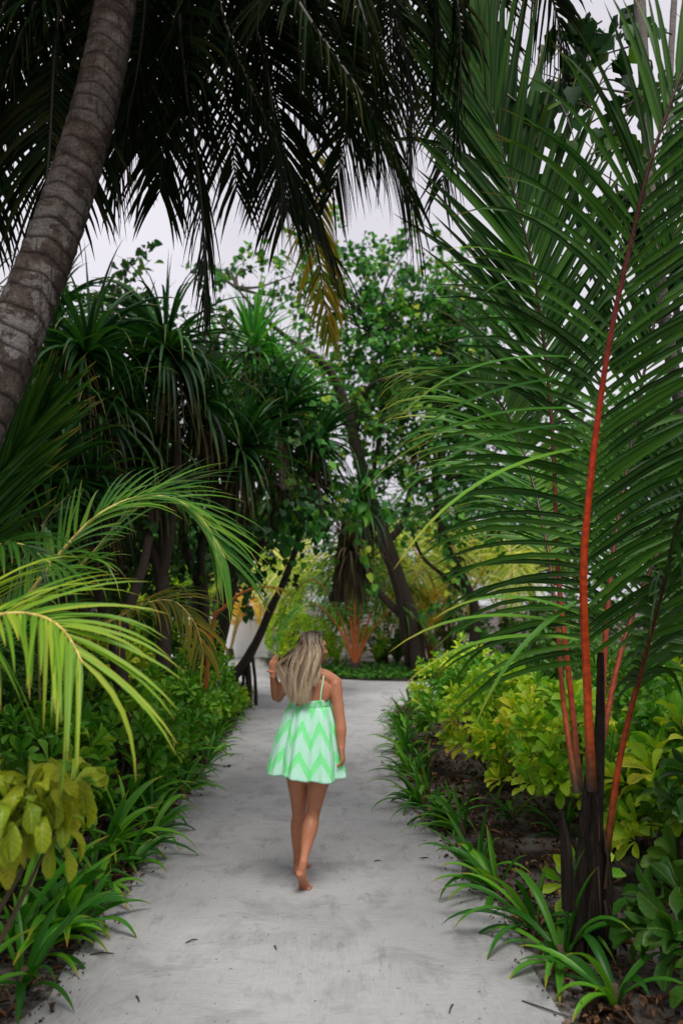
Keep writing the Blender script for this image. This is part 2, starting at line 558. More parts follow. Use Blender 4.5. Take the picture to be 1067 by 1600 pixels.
def path_outline():
    L = [G(*p) for p in PATH_L]
    Rr = [G(*p) for p in PATH_R]
    pts = []
    # left side going away
    L3 = L + [Vector((-9, 19.8, 0))]
    back = [Vector((-12, 26.5, 0)), Vector((-5.2, 27.0, 0)), Vector((-2.7, 26.0, 0)), Vector((-2.0, 22.5, 0)), Vector((-.9, 19.6, 0)), Vector((.5, 18.7, 0)), Vector((2.2, 18.3, 0)), Vector((8, 18.6, 0)), Vector((14, 19.5, 0))]
    right_back = [Vector((14, 16.2, 0)), Vector((8, 15.4, 0))] + Rr[::-1]
    chain = [L3, back, right_back]
    for ch in chain:
        for a, b in zip(ch[:-1], ch[1:]):
            n = max(1, int((b - a).length / 0.22))
            n = min(n, 40)
            for k in range(n):
                q = a.lerp(b, k / n)
                j = .022
                wv_ = .035 * math.sin(q.y * 4.1 + q.x) + .025 * math.sin(q.y * 9.7 + 1)
                pts.append((q.x + wv_ + random.gauss(0, j), q.y + random.gauss(0, j)))
        pts.append((ch[-1].x, ch[-1].y))
    return pts


PATH_PTS = path_outline()
def verge(pts):
    cx_ = .1
    out_ = []
    for i, (x, y) in enumerate(pts):
        a, b = pts[i - 1], pts[(i + 1) % len(pts)]
        tx, ty = b[0] - a[0], b[1] - a[1]
        l_ = math.hypot(tx, ty) + 1e-9
        w_ = .10 + .07 * math.sin(y * 3.3) + .05 * math.sin(y * 8.1 + x) + random.uniform(0, .05)
        out_.append((x - ty / l_ * w_, y + tx / l_ * w_))
    return out_


m, nt, out = newmat('sandy_verge')
v1 = noise(nt, 9, 7, .75)
c = ramp(nt, v1, [(.36, (.03, .024, .02)), (.5, (.16, .145, .13)), (.64, (.34, .325, .31))])
p = principled(nt, c, .95, .1, bump(nt, v1, 1.0, .03)); nt.links.new(p.outputs[0], out.inputs['Surface'])
M['verge'] = m
VG = poly_sheet('sand_verge', verge(PATH_PTS), 0.006, M['verge'])
path = poly_sheet('path', PATH_PTS, 0.012, M['path'])


def in_path(x, y):
    """point in polygon"""
    ins = False
    pts = PATH_PTS
    j = len(pts) - 1
    for i in range(len(pts)):
        xi, yi = pts[i]; xj, yj = pts[j]
        if (yi > y) != (yj > y) and x < (xj - xi) * (y - yi) / (yj - yi + 1e-12) + xi:
            ins = not ins
        j = i
    return ins


def xl(y):
    """left edge of the straight path at depth y"""
    L = sorted(((G(*p).y, G(*p).x) for p in PATH_L[:8]))
    return float(np.interp(y, [a for a, b in L], [b for a, b in L]))


def xr(y):
    L = sorted(((G(*p).y, G(*p).x) for p in PATH_R[:10]))
    return float(np.interp(y, [a for a, b in L], [b for a, b in L]))


# ---- dead leaves lying on the beds (uncountable)
mb = MB()
pp = []
while len(pp) < 8500:
    y = 2.5 + 14 * random.random() ** 1.6
    if random.random() < .55:
        x = xr(y) + .05 + random.expovariate(1 / 1.0)
    else:
        x = xl(y) - .05 - random.expovariate(1 / .8)
    if not in_path(x, y):
        pp.append((x, y, .006 + random.random() * .03))
# some strays on the path edge
for k in range(24):
    y = 3.4 + 12 * random.random()
    s = random.choice((-1, 1))
    x = (xr(y) - .02 - random.expovariate(1 / .10)) if s > 0 else (xl(y) + .02 + random.expovariate(1 / .10))
    pp.append((x, y, .022))
nbig = len(pp)
for k in range(2600):
    y = 3.3 + 13 * random.random() ** 1.5
    sgn = random.choice((-1, 1))
    dd_ = random.gauss(.03, .07)
    pp.append(((xr(y) + dd_) if sgn > 0 else (xl(y) - dd_), y, .018))
pp = np.array(pp)
n = len(pp)
sz_ = np.ones(n); sz_[nbig:] = RNG.uniform(.10, .35, n - nbig)
a = RNG.uniform(0, 2 * np.pi, n)
d = np.stack([np.cos(a), np.sin(a), RNG.normal(.12, .22, n)], -1)
nn = nrm(np.stack([RNG.normal(0, .45, n), RNG.normal(0, .45, n), np.ones(n)], -1))
strips(mb, pp, d, nn, RNG.uniform(.03, .10, n) * sz_, RNG.uniform(.008, .030, n) * np.minimum(1, sz_ * 1.6), RNG.normal(.3, 1.3, n), 5, 'ellipse', .8)
o = mb.build('leaf_litter', M['litter'])
tag(o, 'brown dead leaves scattered over the dark soil of both beds', 'leaf litter', kind='stuff')

# ---- twigs on the path
mb = MB()
for (px, py, l, an) in [(655, 1262, .10, .5), (850, 1575, .22, -.7), (160, 1490, .12, .1), (300, 1470, .07, .6), (705, 1575, .08, 1.2), (590, 1345, .05, .2), (430, 1480, .05, 1.9), (215, 1560, .06, 2.1)]:
    q = G(px, py, .018)
    dx, dy = math.cos(an) * l / 2, math.sin(an) * l / 2
    one = MB()
    tube(one, [(q.x - dx, q.y - dy, .016), (q.x + dx * .1, q.y + dy * .3, .022), (q.x + dx, q.y + dy, .016)], [.003, .004, .002], 5, n=6)
    tw = one.build('fallen_twig', M['bark'])
    where = {655: 'beside the right bed past the woman', 850: 'longest, at its dark lower right edge', 160: 'near the strap leaves at the lower left edge', 300: 'on the open left half of the path', 705: 'lying alone right of the middle near the camera',
             590: 'right of the woman\'s feet', 430: 'lying in front of the woman\'s feet', 215: 'nearest the camera on the left'}[px]
    tag(tw, 'dark twig on the pale path, ' + where, 'twig', 'twigs fallen on the path')

# ================================================================== coconut frond builder
def frond(parent, pts, L=.8, n=60, a0b=None, a1b=None, mat='frond', rmat='stalk_red', face=(0, -1, 0), a0=62, a1=22, droop=.5, t0=.12, W=.035,
          r0=.018, r1=.004, lift=.15, sides=(1, -1), name='frond', fold=.22, jit=.07, Lend=.45, Lstart=.55, tl=.4, nseg=6, label=None, droop2=None, missing=0.04):
    """rachis through pts; leaflets on both sides. face = direction the upper leaf face looks (roughly)."""
    pts = [tuple(p) for p in pts]
    c = cat(pts, 60)
    seg = np.linalg.norm(np.diff(c, axis=0), axis=1)
    cum = np.concatenate([[0], np.cumsum(seg)])
    cum /= cum[-1]
    T = nrm(np.gradient(c, axis=0))
    face = np.array(face, float)
    mb = MB()
    for s in sides:
        t = np.linspace(t0, .995, n) + RNG.normal(0, .12 / n, n)
        if missing: t = t[RNG.random(n) > missing]
        t = np.clip(t, 0, 1)
        k = len(t)
        p = np.stack([np.interp(t, cum, c[:, i]) for i in range(3)], -1)
        tg = nrm(np.stack([np.interp(t, cum, T[:, i]) for i in range(3)], -1))
        S = nrm(np.cross(tg, face))
        N = np.cross(S, tg)
        tt = np.clip((t - t0) / (1 - t0), 0, 1)
        A0_, A1_ = (a0, a1) if (s > 0 or a0b is None) else (a0b, a1b)
        ang = np.radians(A0_ + (A1_ - A0_) * tt ** 1.3 + RNG.normal(0, 3.2, k))
        d = np.cos(ang)[:, None] * tg + np.sin(ang)[:, None] * S * s + (lift + RNG.normal(0, jit, k))[:, None] * N
        prof = np.where(tt < tl, Lstart + (1 - Lstart) * (tt / tl), 1 + (Lend - 1) * ((tt - tl) / (1 - tl)) ** 1.6)
        LL = L * prof * RNG.uniform(.88, 1.08, k)
        dr = RNG.normal(droop if (droop2 is None or s > 0) else droop2, .12, k)
        dr = np.where(RNG.random(k) < .05, dr + RNG.uniform(.6, 1.6, k), dr)
        LL = np.where(RNG.random(k) < .05, LL * RNG.uniform(.4, .8, k), LL)
        nrmv = N + RNG.normal(0, .12, (k, 3)) + tg * .25
        strips(mb, p, d, nrmv, LL, W * (.75 + .25 * prof) * RNG.uniform(.85, 1.1, k), dr, nseg, 'leaflet', fold)
    rb = MB()
    rr = np.interp(np.linspace(0, 1, 60), [0, .1, .3, 1], [r0 * 1.25, r0, r0 * .8, r1])
    tube(rb, c, rr, 8)
    fo = rb.build(name, M[rmat], parent)
    if label: fo['label'] = label
    mb.build('foliage', M[mat], fo)
    return fo


# ================================================================== LEANING COCONUT PALM, upper left
m, nt, out = newmat('coconut_bark')
al = attr(nt, 'along')
rg = attr(nt, 'across')
n1 = noise(nt, 7, 6, .65)
n2 = noise(nt, 26, 5, .7)
c = ramp(nt, n1, [(.3, (.026, .018, .014)), (.5, (.075, .050, .038)), (.7, (.19, .145, .12))])
lich = ramp(nt, noise(nt, 5.5, 5, .7, dist=.4), [(.47, (0, 0, 0)), (.53, (1, 1, 1))])
low = ramp(nt, al, [(.45, (1, 1, 1)), (.75, (.15, .15, .15))])
lf = mixc(nt, 1.0, lich, low, 'MULTIPLY')
c = mixc(nt, mth(nt, 'MULTIPLY', lf, .8), c, mixc(nt, n2, (.38, .36, .34), (.68, .67, .66)))
c = mixc(nt, mth(nt, 'MULTIPLY', low, .22), c, (.26, .24, .225))
c = mixc(nt, n2, mixc(nt, 1.0, c, (.5, .48, .46), 'MULTIPLY'), c)
c = mixc(nt, mth(nt, 'MULTIPLY', rg, .95, True), c, (.010, .007, .006))
vf = noise(nt, 1.0, 5, .7, vec=mapping(nt, (45, 45, 5)))
c = mixc(nt, ramp(nt, vf, [(.36, (.75, .75, .75)), (.46, (0, 0, 0))]), c, (.03, .022, .018))
p = principled(nt, c, .9, .15, bump(nt, mth(nt, 'ADD', noise(nt, 60, 5, .7), mth(nt, 'MULTIPLY', vf, 1.2)), 1.0, .02))
nt.links.new(p.outputs[0], out.inputs['Surface'])
M['coco_bark'] = m

tp = [(-2.62, 3.25, 0.0, .20), (-2.45, 3.35, .5, .165)]
for px, py, D, r in [(-105, 800, 3.55, .150), (-30, 640, 3.7, .138), (34, 500, 3.85, .128), (82, 380, 3.98, .125), (118, 275, 4.08, .122), (146, 180, 4.18, .120), (166, 90, 4.28, .119), (181, 0, 4.4, .118), (195, -110, 4.5, .115), (203, -230, 4.6, .11)]:
    q = P(px, py, D)
    tp.append((q.x, q.y, q.z, r))
crown = P(205, -260, 4.62)
palm = thing('coconut_palm', (tp[0][0], tp[0][1], 0), 'leaning ringed coconut palm trunk with dark crown of fronds over the path', 'palm tree')
cc = cat(tp, 460)
m_ = len(cc)
sides = 40
Tg = nrm(np.gradient(cc[:, :3], axis=0))
arc = np.concatenate([[0], np.cumsum(np.linalg.norm(np.diff(cc[:, :3], axis=0), axis=1))])
th = np.linspace(0, 2 * np.pi, sides, endpoint=False)
# irregular ring scars
ringpos = [0.0]
while ringpos[-1] < arc[-1] + .2:
    ringpos.append(ringpos[-1] + random.uniform(.075, .14))
ringpos = np.array(ringpos)
V = np.empty((m_, sides, 3)); ring = np.empty((m_, sides)); AL = np.empty((m_, sides))
X = np.array([1.0, 0, 0])
for i in range(m_):
    X = nrm(X - Tg[i] * np.dot(X, Tg[i])); Y = np.cross(Tg[i], X)
    s = arc[i] + .022 * np.sin(th + 1.0) + .010 * np.sin(2 * th + arc[i] * 1.7) + .006 * np.sin(5 * th + arc[i] * 6)
    j = np.clip(np.searchsorted(ringpos, s) - 1, 0, len(ringpos) - 2)
    fr = (s - ringpos[j]) / (ringpos[j + 1] - ringpos[j])
    r = cc[i, 3] * (1 + .055 * fr ** 2 - .035 * np.exp(-(fr / .08) ** 2) + .02 * np.sin(3 * th + arc[i] * 2.2) + RNG.normal(0, .004, sides))
    ring[i] = 1.2 * np.exp(-((fr - 1) / .07) ** 2) + 1.2 * np.exp(-((fr) / .13) ** 2)
    AL[i] = cc[i, 2] / 5.5
    V[i] = cc[i, :3] + (np.cos(th) * r)[:, None] * X + (np.sin(th) * r)[:, None] * Y
mb = MB()
ii, jj = np.meshgrid(np.arange(m_ - 1), np.arange(sides), indexing='ij')
a0 = ii * sides + jj; b0 = ii * sides + (jj + 1) % sides
mb.add(V.reshape(-1, 3), np.stack([a0, b0, b0 + sides, a0 + sides], -1).reshape(-1, 4), .5, AL.ravel(), np.clip(ring.ravel(), 0, 1))
mb.build('trunk', M['coco_bark'], palm)
# brown fibre sheath at the top
mb = MB()
tube(mb, [P(199, -160, 4.55), P(204, -230, 4.6), P(208, -330, 4.66)], [.13, .17, .12], 14, n=10, wob=.05)
mb.build('fibre_sheath', M['bark'], palm)

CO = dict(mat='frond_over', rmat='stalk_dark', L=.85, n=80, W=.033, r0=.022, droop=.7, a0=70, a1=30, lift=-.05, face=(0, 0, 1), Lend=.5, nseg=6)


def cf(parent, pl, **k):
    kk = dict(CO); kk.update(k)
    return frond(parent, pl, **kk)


# fronds that hang into the frame
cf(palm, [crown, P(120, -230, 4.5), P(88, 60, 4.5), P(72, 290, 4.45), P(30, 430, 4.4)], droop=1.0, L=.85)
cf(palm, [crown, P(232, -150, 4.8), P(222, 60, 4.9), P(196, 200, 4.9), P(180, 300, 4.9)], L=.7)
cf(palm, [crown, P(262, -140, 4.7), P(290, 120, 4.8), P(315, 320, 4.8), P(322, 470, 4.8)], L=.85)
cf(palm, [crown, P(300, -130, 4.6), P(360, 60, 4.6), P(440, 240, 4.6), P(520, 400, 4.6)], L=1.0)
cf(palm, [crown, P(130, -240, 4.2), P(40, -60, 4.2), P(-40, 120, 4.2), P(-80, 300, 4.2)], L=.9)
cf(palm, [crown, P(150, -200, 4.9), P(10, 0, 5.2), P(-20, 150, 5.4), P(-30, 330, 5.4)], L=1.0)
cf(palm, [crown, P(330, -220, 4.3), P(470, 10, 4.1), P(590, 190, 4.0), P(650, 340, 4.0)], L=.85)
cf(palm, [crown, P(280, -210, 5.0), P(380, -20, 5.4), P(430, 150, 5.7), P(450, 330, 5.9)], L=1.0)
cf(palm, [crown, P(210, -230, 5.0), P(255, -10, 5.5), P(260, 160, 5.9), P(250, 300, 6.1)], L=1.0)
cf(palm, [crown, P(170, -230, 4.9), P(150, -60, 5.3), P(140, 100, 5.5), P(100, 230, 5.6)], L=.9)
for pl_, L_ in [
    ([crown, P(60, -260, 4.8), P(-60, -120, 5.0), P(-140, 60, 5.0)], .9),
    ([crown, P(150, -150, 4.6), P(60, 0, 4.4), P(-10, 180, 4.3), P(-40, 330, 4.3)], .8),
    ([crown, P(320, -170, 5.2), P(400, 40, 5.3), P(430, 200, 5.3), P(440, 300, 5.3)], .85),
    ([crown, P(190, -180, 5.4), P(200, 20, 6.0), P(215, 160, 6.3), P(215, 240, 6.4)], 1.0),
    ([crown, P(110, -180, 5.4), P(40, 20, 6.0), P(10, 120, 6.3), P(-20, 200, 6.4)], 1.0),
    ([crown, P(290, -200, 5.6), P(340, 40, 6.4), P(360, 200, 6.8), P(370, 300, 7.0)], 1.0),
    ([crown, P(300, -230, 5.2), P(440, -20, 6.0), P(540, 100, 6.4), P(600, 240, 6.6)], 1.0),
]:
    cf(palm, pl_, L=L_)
# the rest of the crown, round to the camera side and overhead
for k, (az, ln, up) in enumerate([(200, 3.4, .9), (225, 3.2, 1.2), (252, 3.0, 1.0), (280, 3.0, 1.3), (170, 3.3, .9), (150, 3.2, 1.4), (60, 2.8, 1.6), (100, 3.0, 1.5)]):
    d = Vector((math.cos(R(az)), math.sin(R(az)), 0))
    cf(palm, [crown, crown + d * ln * .35 + Vector((0, 0, up * .7)), crown + d * ln * .72 + Vector((0, 0, up * .55)), crown + d * ln + Vector((0, 0, -.45))], n=50, L=.95)

# second coconut crown, rooted right of the path; the trunk stands outside the frame
c2 = P(585, -480, 5.0)
palm2 = thing('coconut_palm', (4.1, 3.6, 0), 'coconut palm whose dark fronds hang down across the top centre of the view', 'palm tree')
mb = MB()
tube(mb, [(4.1, 3.6, 0), (3.6, 3.7, 2.2), (2.6, 4.0, 4.6), (1.4, 4.5, 6.6), tuple(c2)], [.19, .15, .13, .12, .1], 16, n=60, wob=.02)
mb.build('trunk', M['bark_grey'], palm2)
for pl, L in [
    ([c2, P(560, -260, 4.9), P(600, -40, 4.9), P(640, 130, 4.9), P(640, 250, 4.9)], .95),
    ([c2, P(500, -250, 4.7), P(470, -60, 4.6), P(500, 110, 4.6), P(560, 230, 4.6)], .9),
    ([c2, P(650, -300, 4.7), P(700, -90, 4.6), P(720, 70, 4.6), P(712, 200, 4.6)], .8),
    ([c2, P(700, -320, 5.0), P(800, -150, 5.1), P(860, -10, 5.2), P(890, 120, 5.2)], .8),
    ([c2, P(450, -330, 4.9), P(330, -120, 4.9), P(300, 40, 4.9), P(330, 200, 4.9)], .9),
    ([c2, P(600, -300, 5.6), P(640, -60, 6.2), P(560, 140, 6.6), P(520, 300, 6.8)], 1.0),
    ([c2, P(640, -300, 5.4), P(700, -80, 5.9), P(720, 120, 6.3), P(690, 290, 6.5)], .9),
    ([c2, P(540, -330, 4.6), P(520, -160, 4.4), P(560, 0, 4.3), P(600, 120, 4.3)], .8),
    ([c2, P(640, -330, 4.8), P(660, -160, 4.8), P(680, 0, 4.8), P(680, 130, 4.8)], .8),
    ([c2, P(470, -330, 5.4), P(420, -120, 5.8), P(440, 60, 6.0), P(480, 200, 6.1)], .95),
    ([c2, P(570, -330, 5.5), P(600, -120, 6.4), P(610, 60, 7.0), P(600, 220, 7.2)], 1.0),
]:
    cf(palm2, pl, L=L)
for k, (az, ln, up) in enumerate([(345, 3.3, 1.0), (20, 3.2, 1.2), (60, 2.6, 1.6)]):
    d = Vector((math.cos(R(az)), math.sin(R(az)), 0))
    cf(palm2, [c2, c2 + d * ln * .35 + Vector((0, 0, up * .7)), c2 + d * ln * .72 + Vector((0, 0, up * .55)), c2 + d * ln + Vector((0, 0, -.45))], n=50, L=.95)
# old golden frond hanging at the centre
frond(palm2, [c2, P(560, -200, 6.2), P(520, 60, 7.2), P(490, 300, 7.4), P(500, 420, 7.5), P(516, 530, 7.5)], L=.60, n=40, mat='frond_dry', rmat='stalk_dark', face=(0, -1, .2), a0=52, a1=16, droop=.9, t0=.66, W=.028, r0=.015, lift=.0,
      label='withered golden brown frond hanging straight down')

# ================================================================== RED STALKED PALM, right
m, nt, out = newmat('dark_fibrous_stem')
s_ = noise(nt, 1.0, 6, .7, vec=mapping(nt, (70, 70, 4)))
c = ramp(nt, s_, [(.3, (.004, .003, .003)), (.5, (.016, .012, .009)), (.7, (.05, .036, .026))])
p = principled(nt, c, .9, .15, bump(nt, s_, 1.0, .02)); nt.links.new(p.outputs[0], out.inputs['Surface'])
M['fibre_stem'] = m
M['litter_dark'] = leafmat('dry_sheath', [(0, (.012, .009, .007)), (.6, (.035, .024, .016)), (1, (.08, .05, .03))], rough=.8, transl=.05)
pb = G(938, 1500)
rp = thing('red_stalk_palm', pb, 'young palm with glossy orange red stalks and tall green fronds right of the path', 'palm tree')
mb = MB()
for pl, r in [
    ([P(925, 1560, 4.32), P(925, 1420, 4.33), P(928, 1300, 4.35), P(936, 1150, 4.4), P(938, 1020, 4.45)], [.06, .052, .044, .028, .018]),
    ([P(900, 1530, 4.25), P(905, 1400, 4.28), P(912, 1290, 4.3), P(918, 1215, 4.3)], [.034, .034, .026, .018]),
    ([P(950, 1530, 4.35), P(948, 1420, 4.36), P(944, 1300, 4.36)], [.045, .04, .02]),
    ([P(888, 1420, 4.2), P(884, 1330, 4.2), P(876, 1268, 4.18)], [.035, .03, .012]),
]:
    tube(mb, pl, r, 12, n=22, wob=.03)
mb.build('trunk', M['fibre_stem'], rp)
fb = MB()
k_ = 34
z_ = RNG.uniform(.1, 1.0, k_); az_ = RNG.uniform(0, 6.28, k_)
rr_ = np.interp(z_, [0, 1.2], [.085, .05])
bx = np.interp(z_, [0, 1.2], [P(928, 1500, 4.33).x, P(934, 1150, 4.4).x])
p_ = np.stack([bx + np.cos(az_) * rr_, 4.34 + np.sin(az_) * rr_, z_], -1)
strips(fb, p_, np.stack([np.cos(az_) * .22, np.sin(az_) * .22, RNG.choice([1.0, -.8], k_)], -1), np.stack([np.cos(az_), np.sin(az_), np.zeros(k_)], -1), RNG.uniform(.12, .4, k_), RNG.uniform(.004, .016, k_), .3, 5, 'pandan', .3)
fb.build('old_sheath', M['litter_dark'], rp)
RP = dict(mat='frond', rmat='stalk_brown', n=62, W=.038, r0=.018, r1=.005, fold=.18)


def rf(pl, **k):
    kk = dict(RP); kk.update(k)
    return frond(rp, pl, **kk)


F1 = rf([P(924, 1235, 4.28), P(917, 1080, 4.2), P(911, 900, 4.05), P(921, 760, 3.95), P(938, 620, 3.85), P(958, 500, 3.75), P(985, 380, 3.65), P(1015, 255, 3.55), P(1062, 120, 3.5), P(1110, -10, 3.5)],
   L=1.0, n=74, W=.031, face=(-.15, -1, .3), a0=50, a1=28, a0b=86, a1b=4, droop=.55, droop2=.95, t0=.17, lift=.0, Lstart=.8, Lend=.55, r0=.0225, tl=.3, rmat='stalk_red')
# a few long stray leaflets bending out of the row
sl = MB()
sp0 = [P(868, 440, 3.9), P(880, 455, 3.9), P(905, 560, 3.85), P(900, 590, 3.85), P(912, 640, 3.9), P(905, 665, 3.9), P(915, 700, 3.95), P(900, 980, 4.0), P(903, 1000, 4.0), P(905, 960, 4.0), P(900, 940, 4.0)]
sp1 = [P(705, 388, 3.7), P(760, 460, 3.6), P(640, 650, 3.5), P(600, 745, 3.5), P(590, 760, 3.5), P(620, 800, 3.5), P(640, 880, 3.5), P(625, 1010, 3.8), P(650, 1060, 3.8), P(690, 960, 3.7), P(760, 1120, 3.8)]
d_ = np.array([tuple(b - a) for a, b in zip(sp0, sp1)]) 
ll_ = np.linalg.norm(d_, axis=1)
d_[:, 2] += ll_ * .35
strips(sl, np.array([tuple(a) for a in sp0]), d_, np.array([0, -.5, 1.0]), ll_ * 1.1, .034, .85, 10, 'leaflet', .2)
sl.build('stray_leaflets', M['frond_lit'], F1)
F2 = rf([P(905, 1235, 4.5), P(893, 1100, 4.6), P(872, 900, 4.8), P(864, 700, 4.95), P(852, 560, 5.0), P(832, 420, 5.0), P(800, 290, 5.0), P(768, 180, 5.0), P(742, 90, 5.0)],
   L=1.2, n=66, face=(0, -1, .1), a0=40, a1=12, droop=.10, t0=.47, lift=.05, Lend=.75, Lstart=.8, W=.050)
F3 = rf([P(900, 1240, 4.2), P(880, 1100, 4.3), P(868, 960, 4.5), P(850, 830, 4.8), P(815, 700, 5.1), P(770, 615, 5.3), P(715, 582, 5.4), P(662, 600, 5.5)],
   L=1.0, n=62, face=(.1, -.5, 1), a0=58, a1=25, droop=1.15, t0=.42, lift=.1, mat='frond_lit', W=.036, droop2=1.1, rmat='stalk_brown', r0=.014)
F5 = rf([P(947, 1330, 4.3), P(968, 1185, 4.2), P(1000, 1050, 4.05), P(1034, 920, 3.9), P(1066, 790, 3.7), P(1110, 660, 3.5), P(1180, 560, 3.3)],
   L=.8, n=56, face=(.5, -.6, .6), a0=65, a1=30, droop=.9, t0=.34, lift=.05, mat='frond', rmat='stalk_brown')
F6 = rf([P(938, 1180, 4.45), P(944, 1020, 4.6), P(958, 860, 4.8), P(985, 700, 5.0), P(1010, 560, 5.1), P(1045, 400, 5.2), P(1080, 260, 5.2)],
   L=1.0, n=46, face=(0, -1, .2), a0=50, a1=22, droop=.3, t0=.25, W=.036)
F7 = rf([P(930, 1210, 4.5), P(975, 1000, 4.8), P(1040, 840, 5.0), P(1120, 720, 5.1), P(1230, 660, 5.0)],
   L=.9, n=44, face=(0, -.5, 1), a0=65, a1=30, droop=.8, t0=.25, W=.036)
# ================================================================== YOUNG PALMS, left
lb = Vector((-2.7, 4.3, 0))
lp = thing('green_palm', lb, 'young palm arching glossy yellow green fronds in from the left over the shrubs', 'palm tree')
mb = MB()
tube(mb, [lb, lb + Vector((.03, .05, .4)), lb + Vector((.1, .1, .8))], [.13, .10, .06], 14, n=12, wob=.05)
mb.build('trunk', M['bark'], lp)
l0 = lb + Vector((.1, .1, .75))
frond(lp, [l0, P(20, 960, 4.35), P(92, 868, 4.4), P(150, 808, 4.45), P(212, 778, 4.5), P(272, 780, 4.5), P(318, 815, 4.5), P(352, 872, 4.5)],
      L=.58, n=74, mat='frond_mid', rmat='stalk_gold', face=(-.1, -.45, 1), a0=64, a1=22, droop=.5, t0=.34, W=.024, r0=.014, lift=.10, Lend=.7, Lstart=.7)
frond(lp, [l0, P(-90, 980, 3.3), P(-30, 966, 3.25), P(28, 958, 3.2), P(72, 966, 3.12), P(104, 990, 3.05), P(130, 1036, 3.0)],
      L=.56, n=58, mat='frond_yellow', rmat='stalk_gold', face=(.1, -.55, 1), a0=76, a1=24, droop=.5, droop2=.62, t0=.42, W=.022, r0=.011, lift=.10, Lend=.9, Lstart=.9)
frond(lp, [l0, P(-110, 960, 4.4), P(-60, 850, 4.4), P(-20, 770, 4.4), P(30, 700, 4.4), P(70, 640, 4.4)],
      L=.85, n=60, mat='frond', rmat='stalk_dark', face=(.1, -1, 0), a0=30, a1=10, droop=.2, t0=.25, W=.042, r0=.014)
frond(lp, [l0, P(40, 950, 5.2), P(130, 880, 5.3), P(200, 800, 5.4), P(260, 760, 5.5), P(320, 745, 5.6)],
      L=.7, n=40, mat='frond_mid', rmat='stalk_olive', face=(0, -.2, 1), a0=45, a1=18, droop=.3, t0=.3, W=.028, r0=.012, sides=(1,))
frond(lp, [l0, P(-60, 900, 4.0), P(-20, 860, 3.9), P(30, 850, 3.8), P(80, 880, 3.75)],
      L=.6, n=36, mat='frond', rmat='stalk_olive', face=(0, -.3, 1), a0=60, a1=22, droop=1.1, t0=.3, W=.03, r0=.011)
frond(lp, [l0, P(-160, 1000, 4.5), P(-200, 800, 5.2), P(-160, 620, 5.6), P(-90, 520, 5.8)],
      L=.9, n=50, mat='frond', rmat='stalk_dark', face=(.3, -1, 0), a0=45, a1=15, droop=.3, t0=.2, W=.045)

gb = Vector((-2.5, 6.7, 0))
gp = thing('golden_palm', gb, 'small palm with ageing golden fronds among the left shrubs behind the green palm', 'palm tree')
mb = MB()
tube(mb, [gb, gb + Vector((0, 0, .3)), gb + Vector((.05, 0, .7))], [.1, .08, .04], 12, n=10, wob=.05)
mb.build('trunk', M['bark'], gp)
g0 = gb + Vector((.05, 0, .65))
frond(gp, [g0, P(120, 1010, 6.6), P(185, 965, 6.5), P(228, 943, 6.4), P(272, 940, 6.3), P(305, 975, 6.2), P(318, 1020, 6.1)],
      L=.62, n=40, mat='frond_gold', rmat='stalk_gold', face=(0, -.3, 1), a0=62, a1=25, droop=1.1, t0=.3, W=.028, r0=.012)
frond(gp, [g0, P(60, 900, 6.6), P(70, 820, 6.5), P(110, 770, 6.4)], L=.6, n=36, mat='frond', rmat='stalk_olive', face=(0, -1, .3), a0=55, a1=22, droop=.8, t0=.2, W=.03, r0=.012)

# bare curved stalk with a wilted golden tip
cbp = P(320, 985, 9.5); cbp.z = 0
cs = thing('arching_palm', cbp, 'palm with a bare curved reddish stalk arching over the left hedge end', 'palm tree')
mb = MB()
tube(mb, [cbp, cbp + Vector((0, 0, .5))], [.08, .05], 10, n=6)
mb.build('trunk', M['bark'], cs)
frond(cs, [cbp + Vector((0, 0, .45)), P(332, 978, 9.4), P(350, 950, 9.3), P(380, 926, 9.2), P(412, 917, 9.1), P(438, 921, 9.0)], L=.3, n=16, mat='frond_gold', rmat='stalk_orange', face=(0, 0, 1), droop=1.1, t0=.86, W=.02, r0=.026, r1=.01)

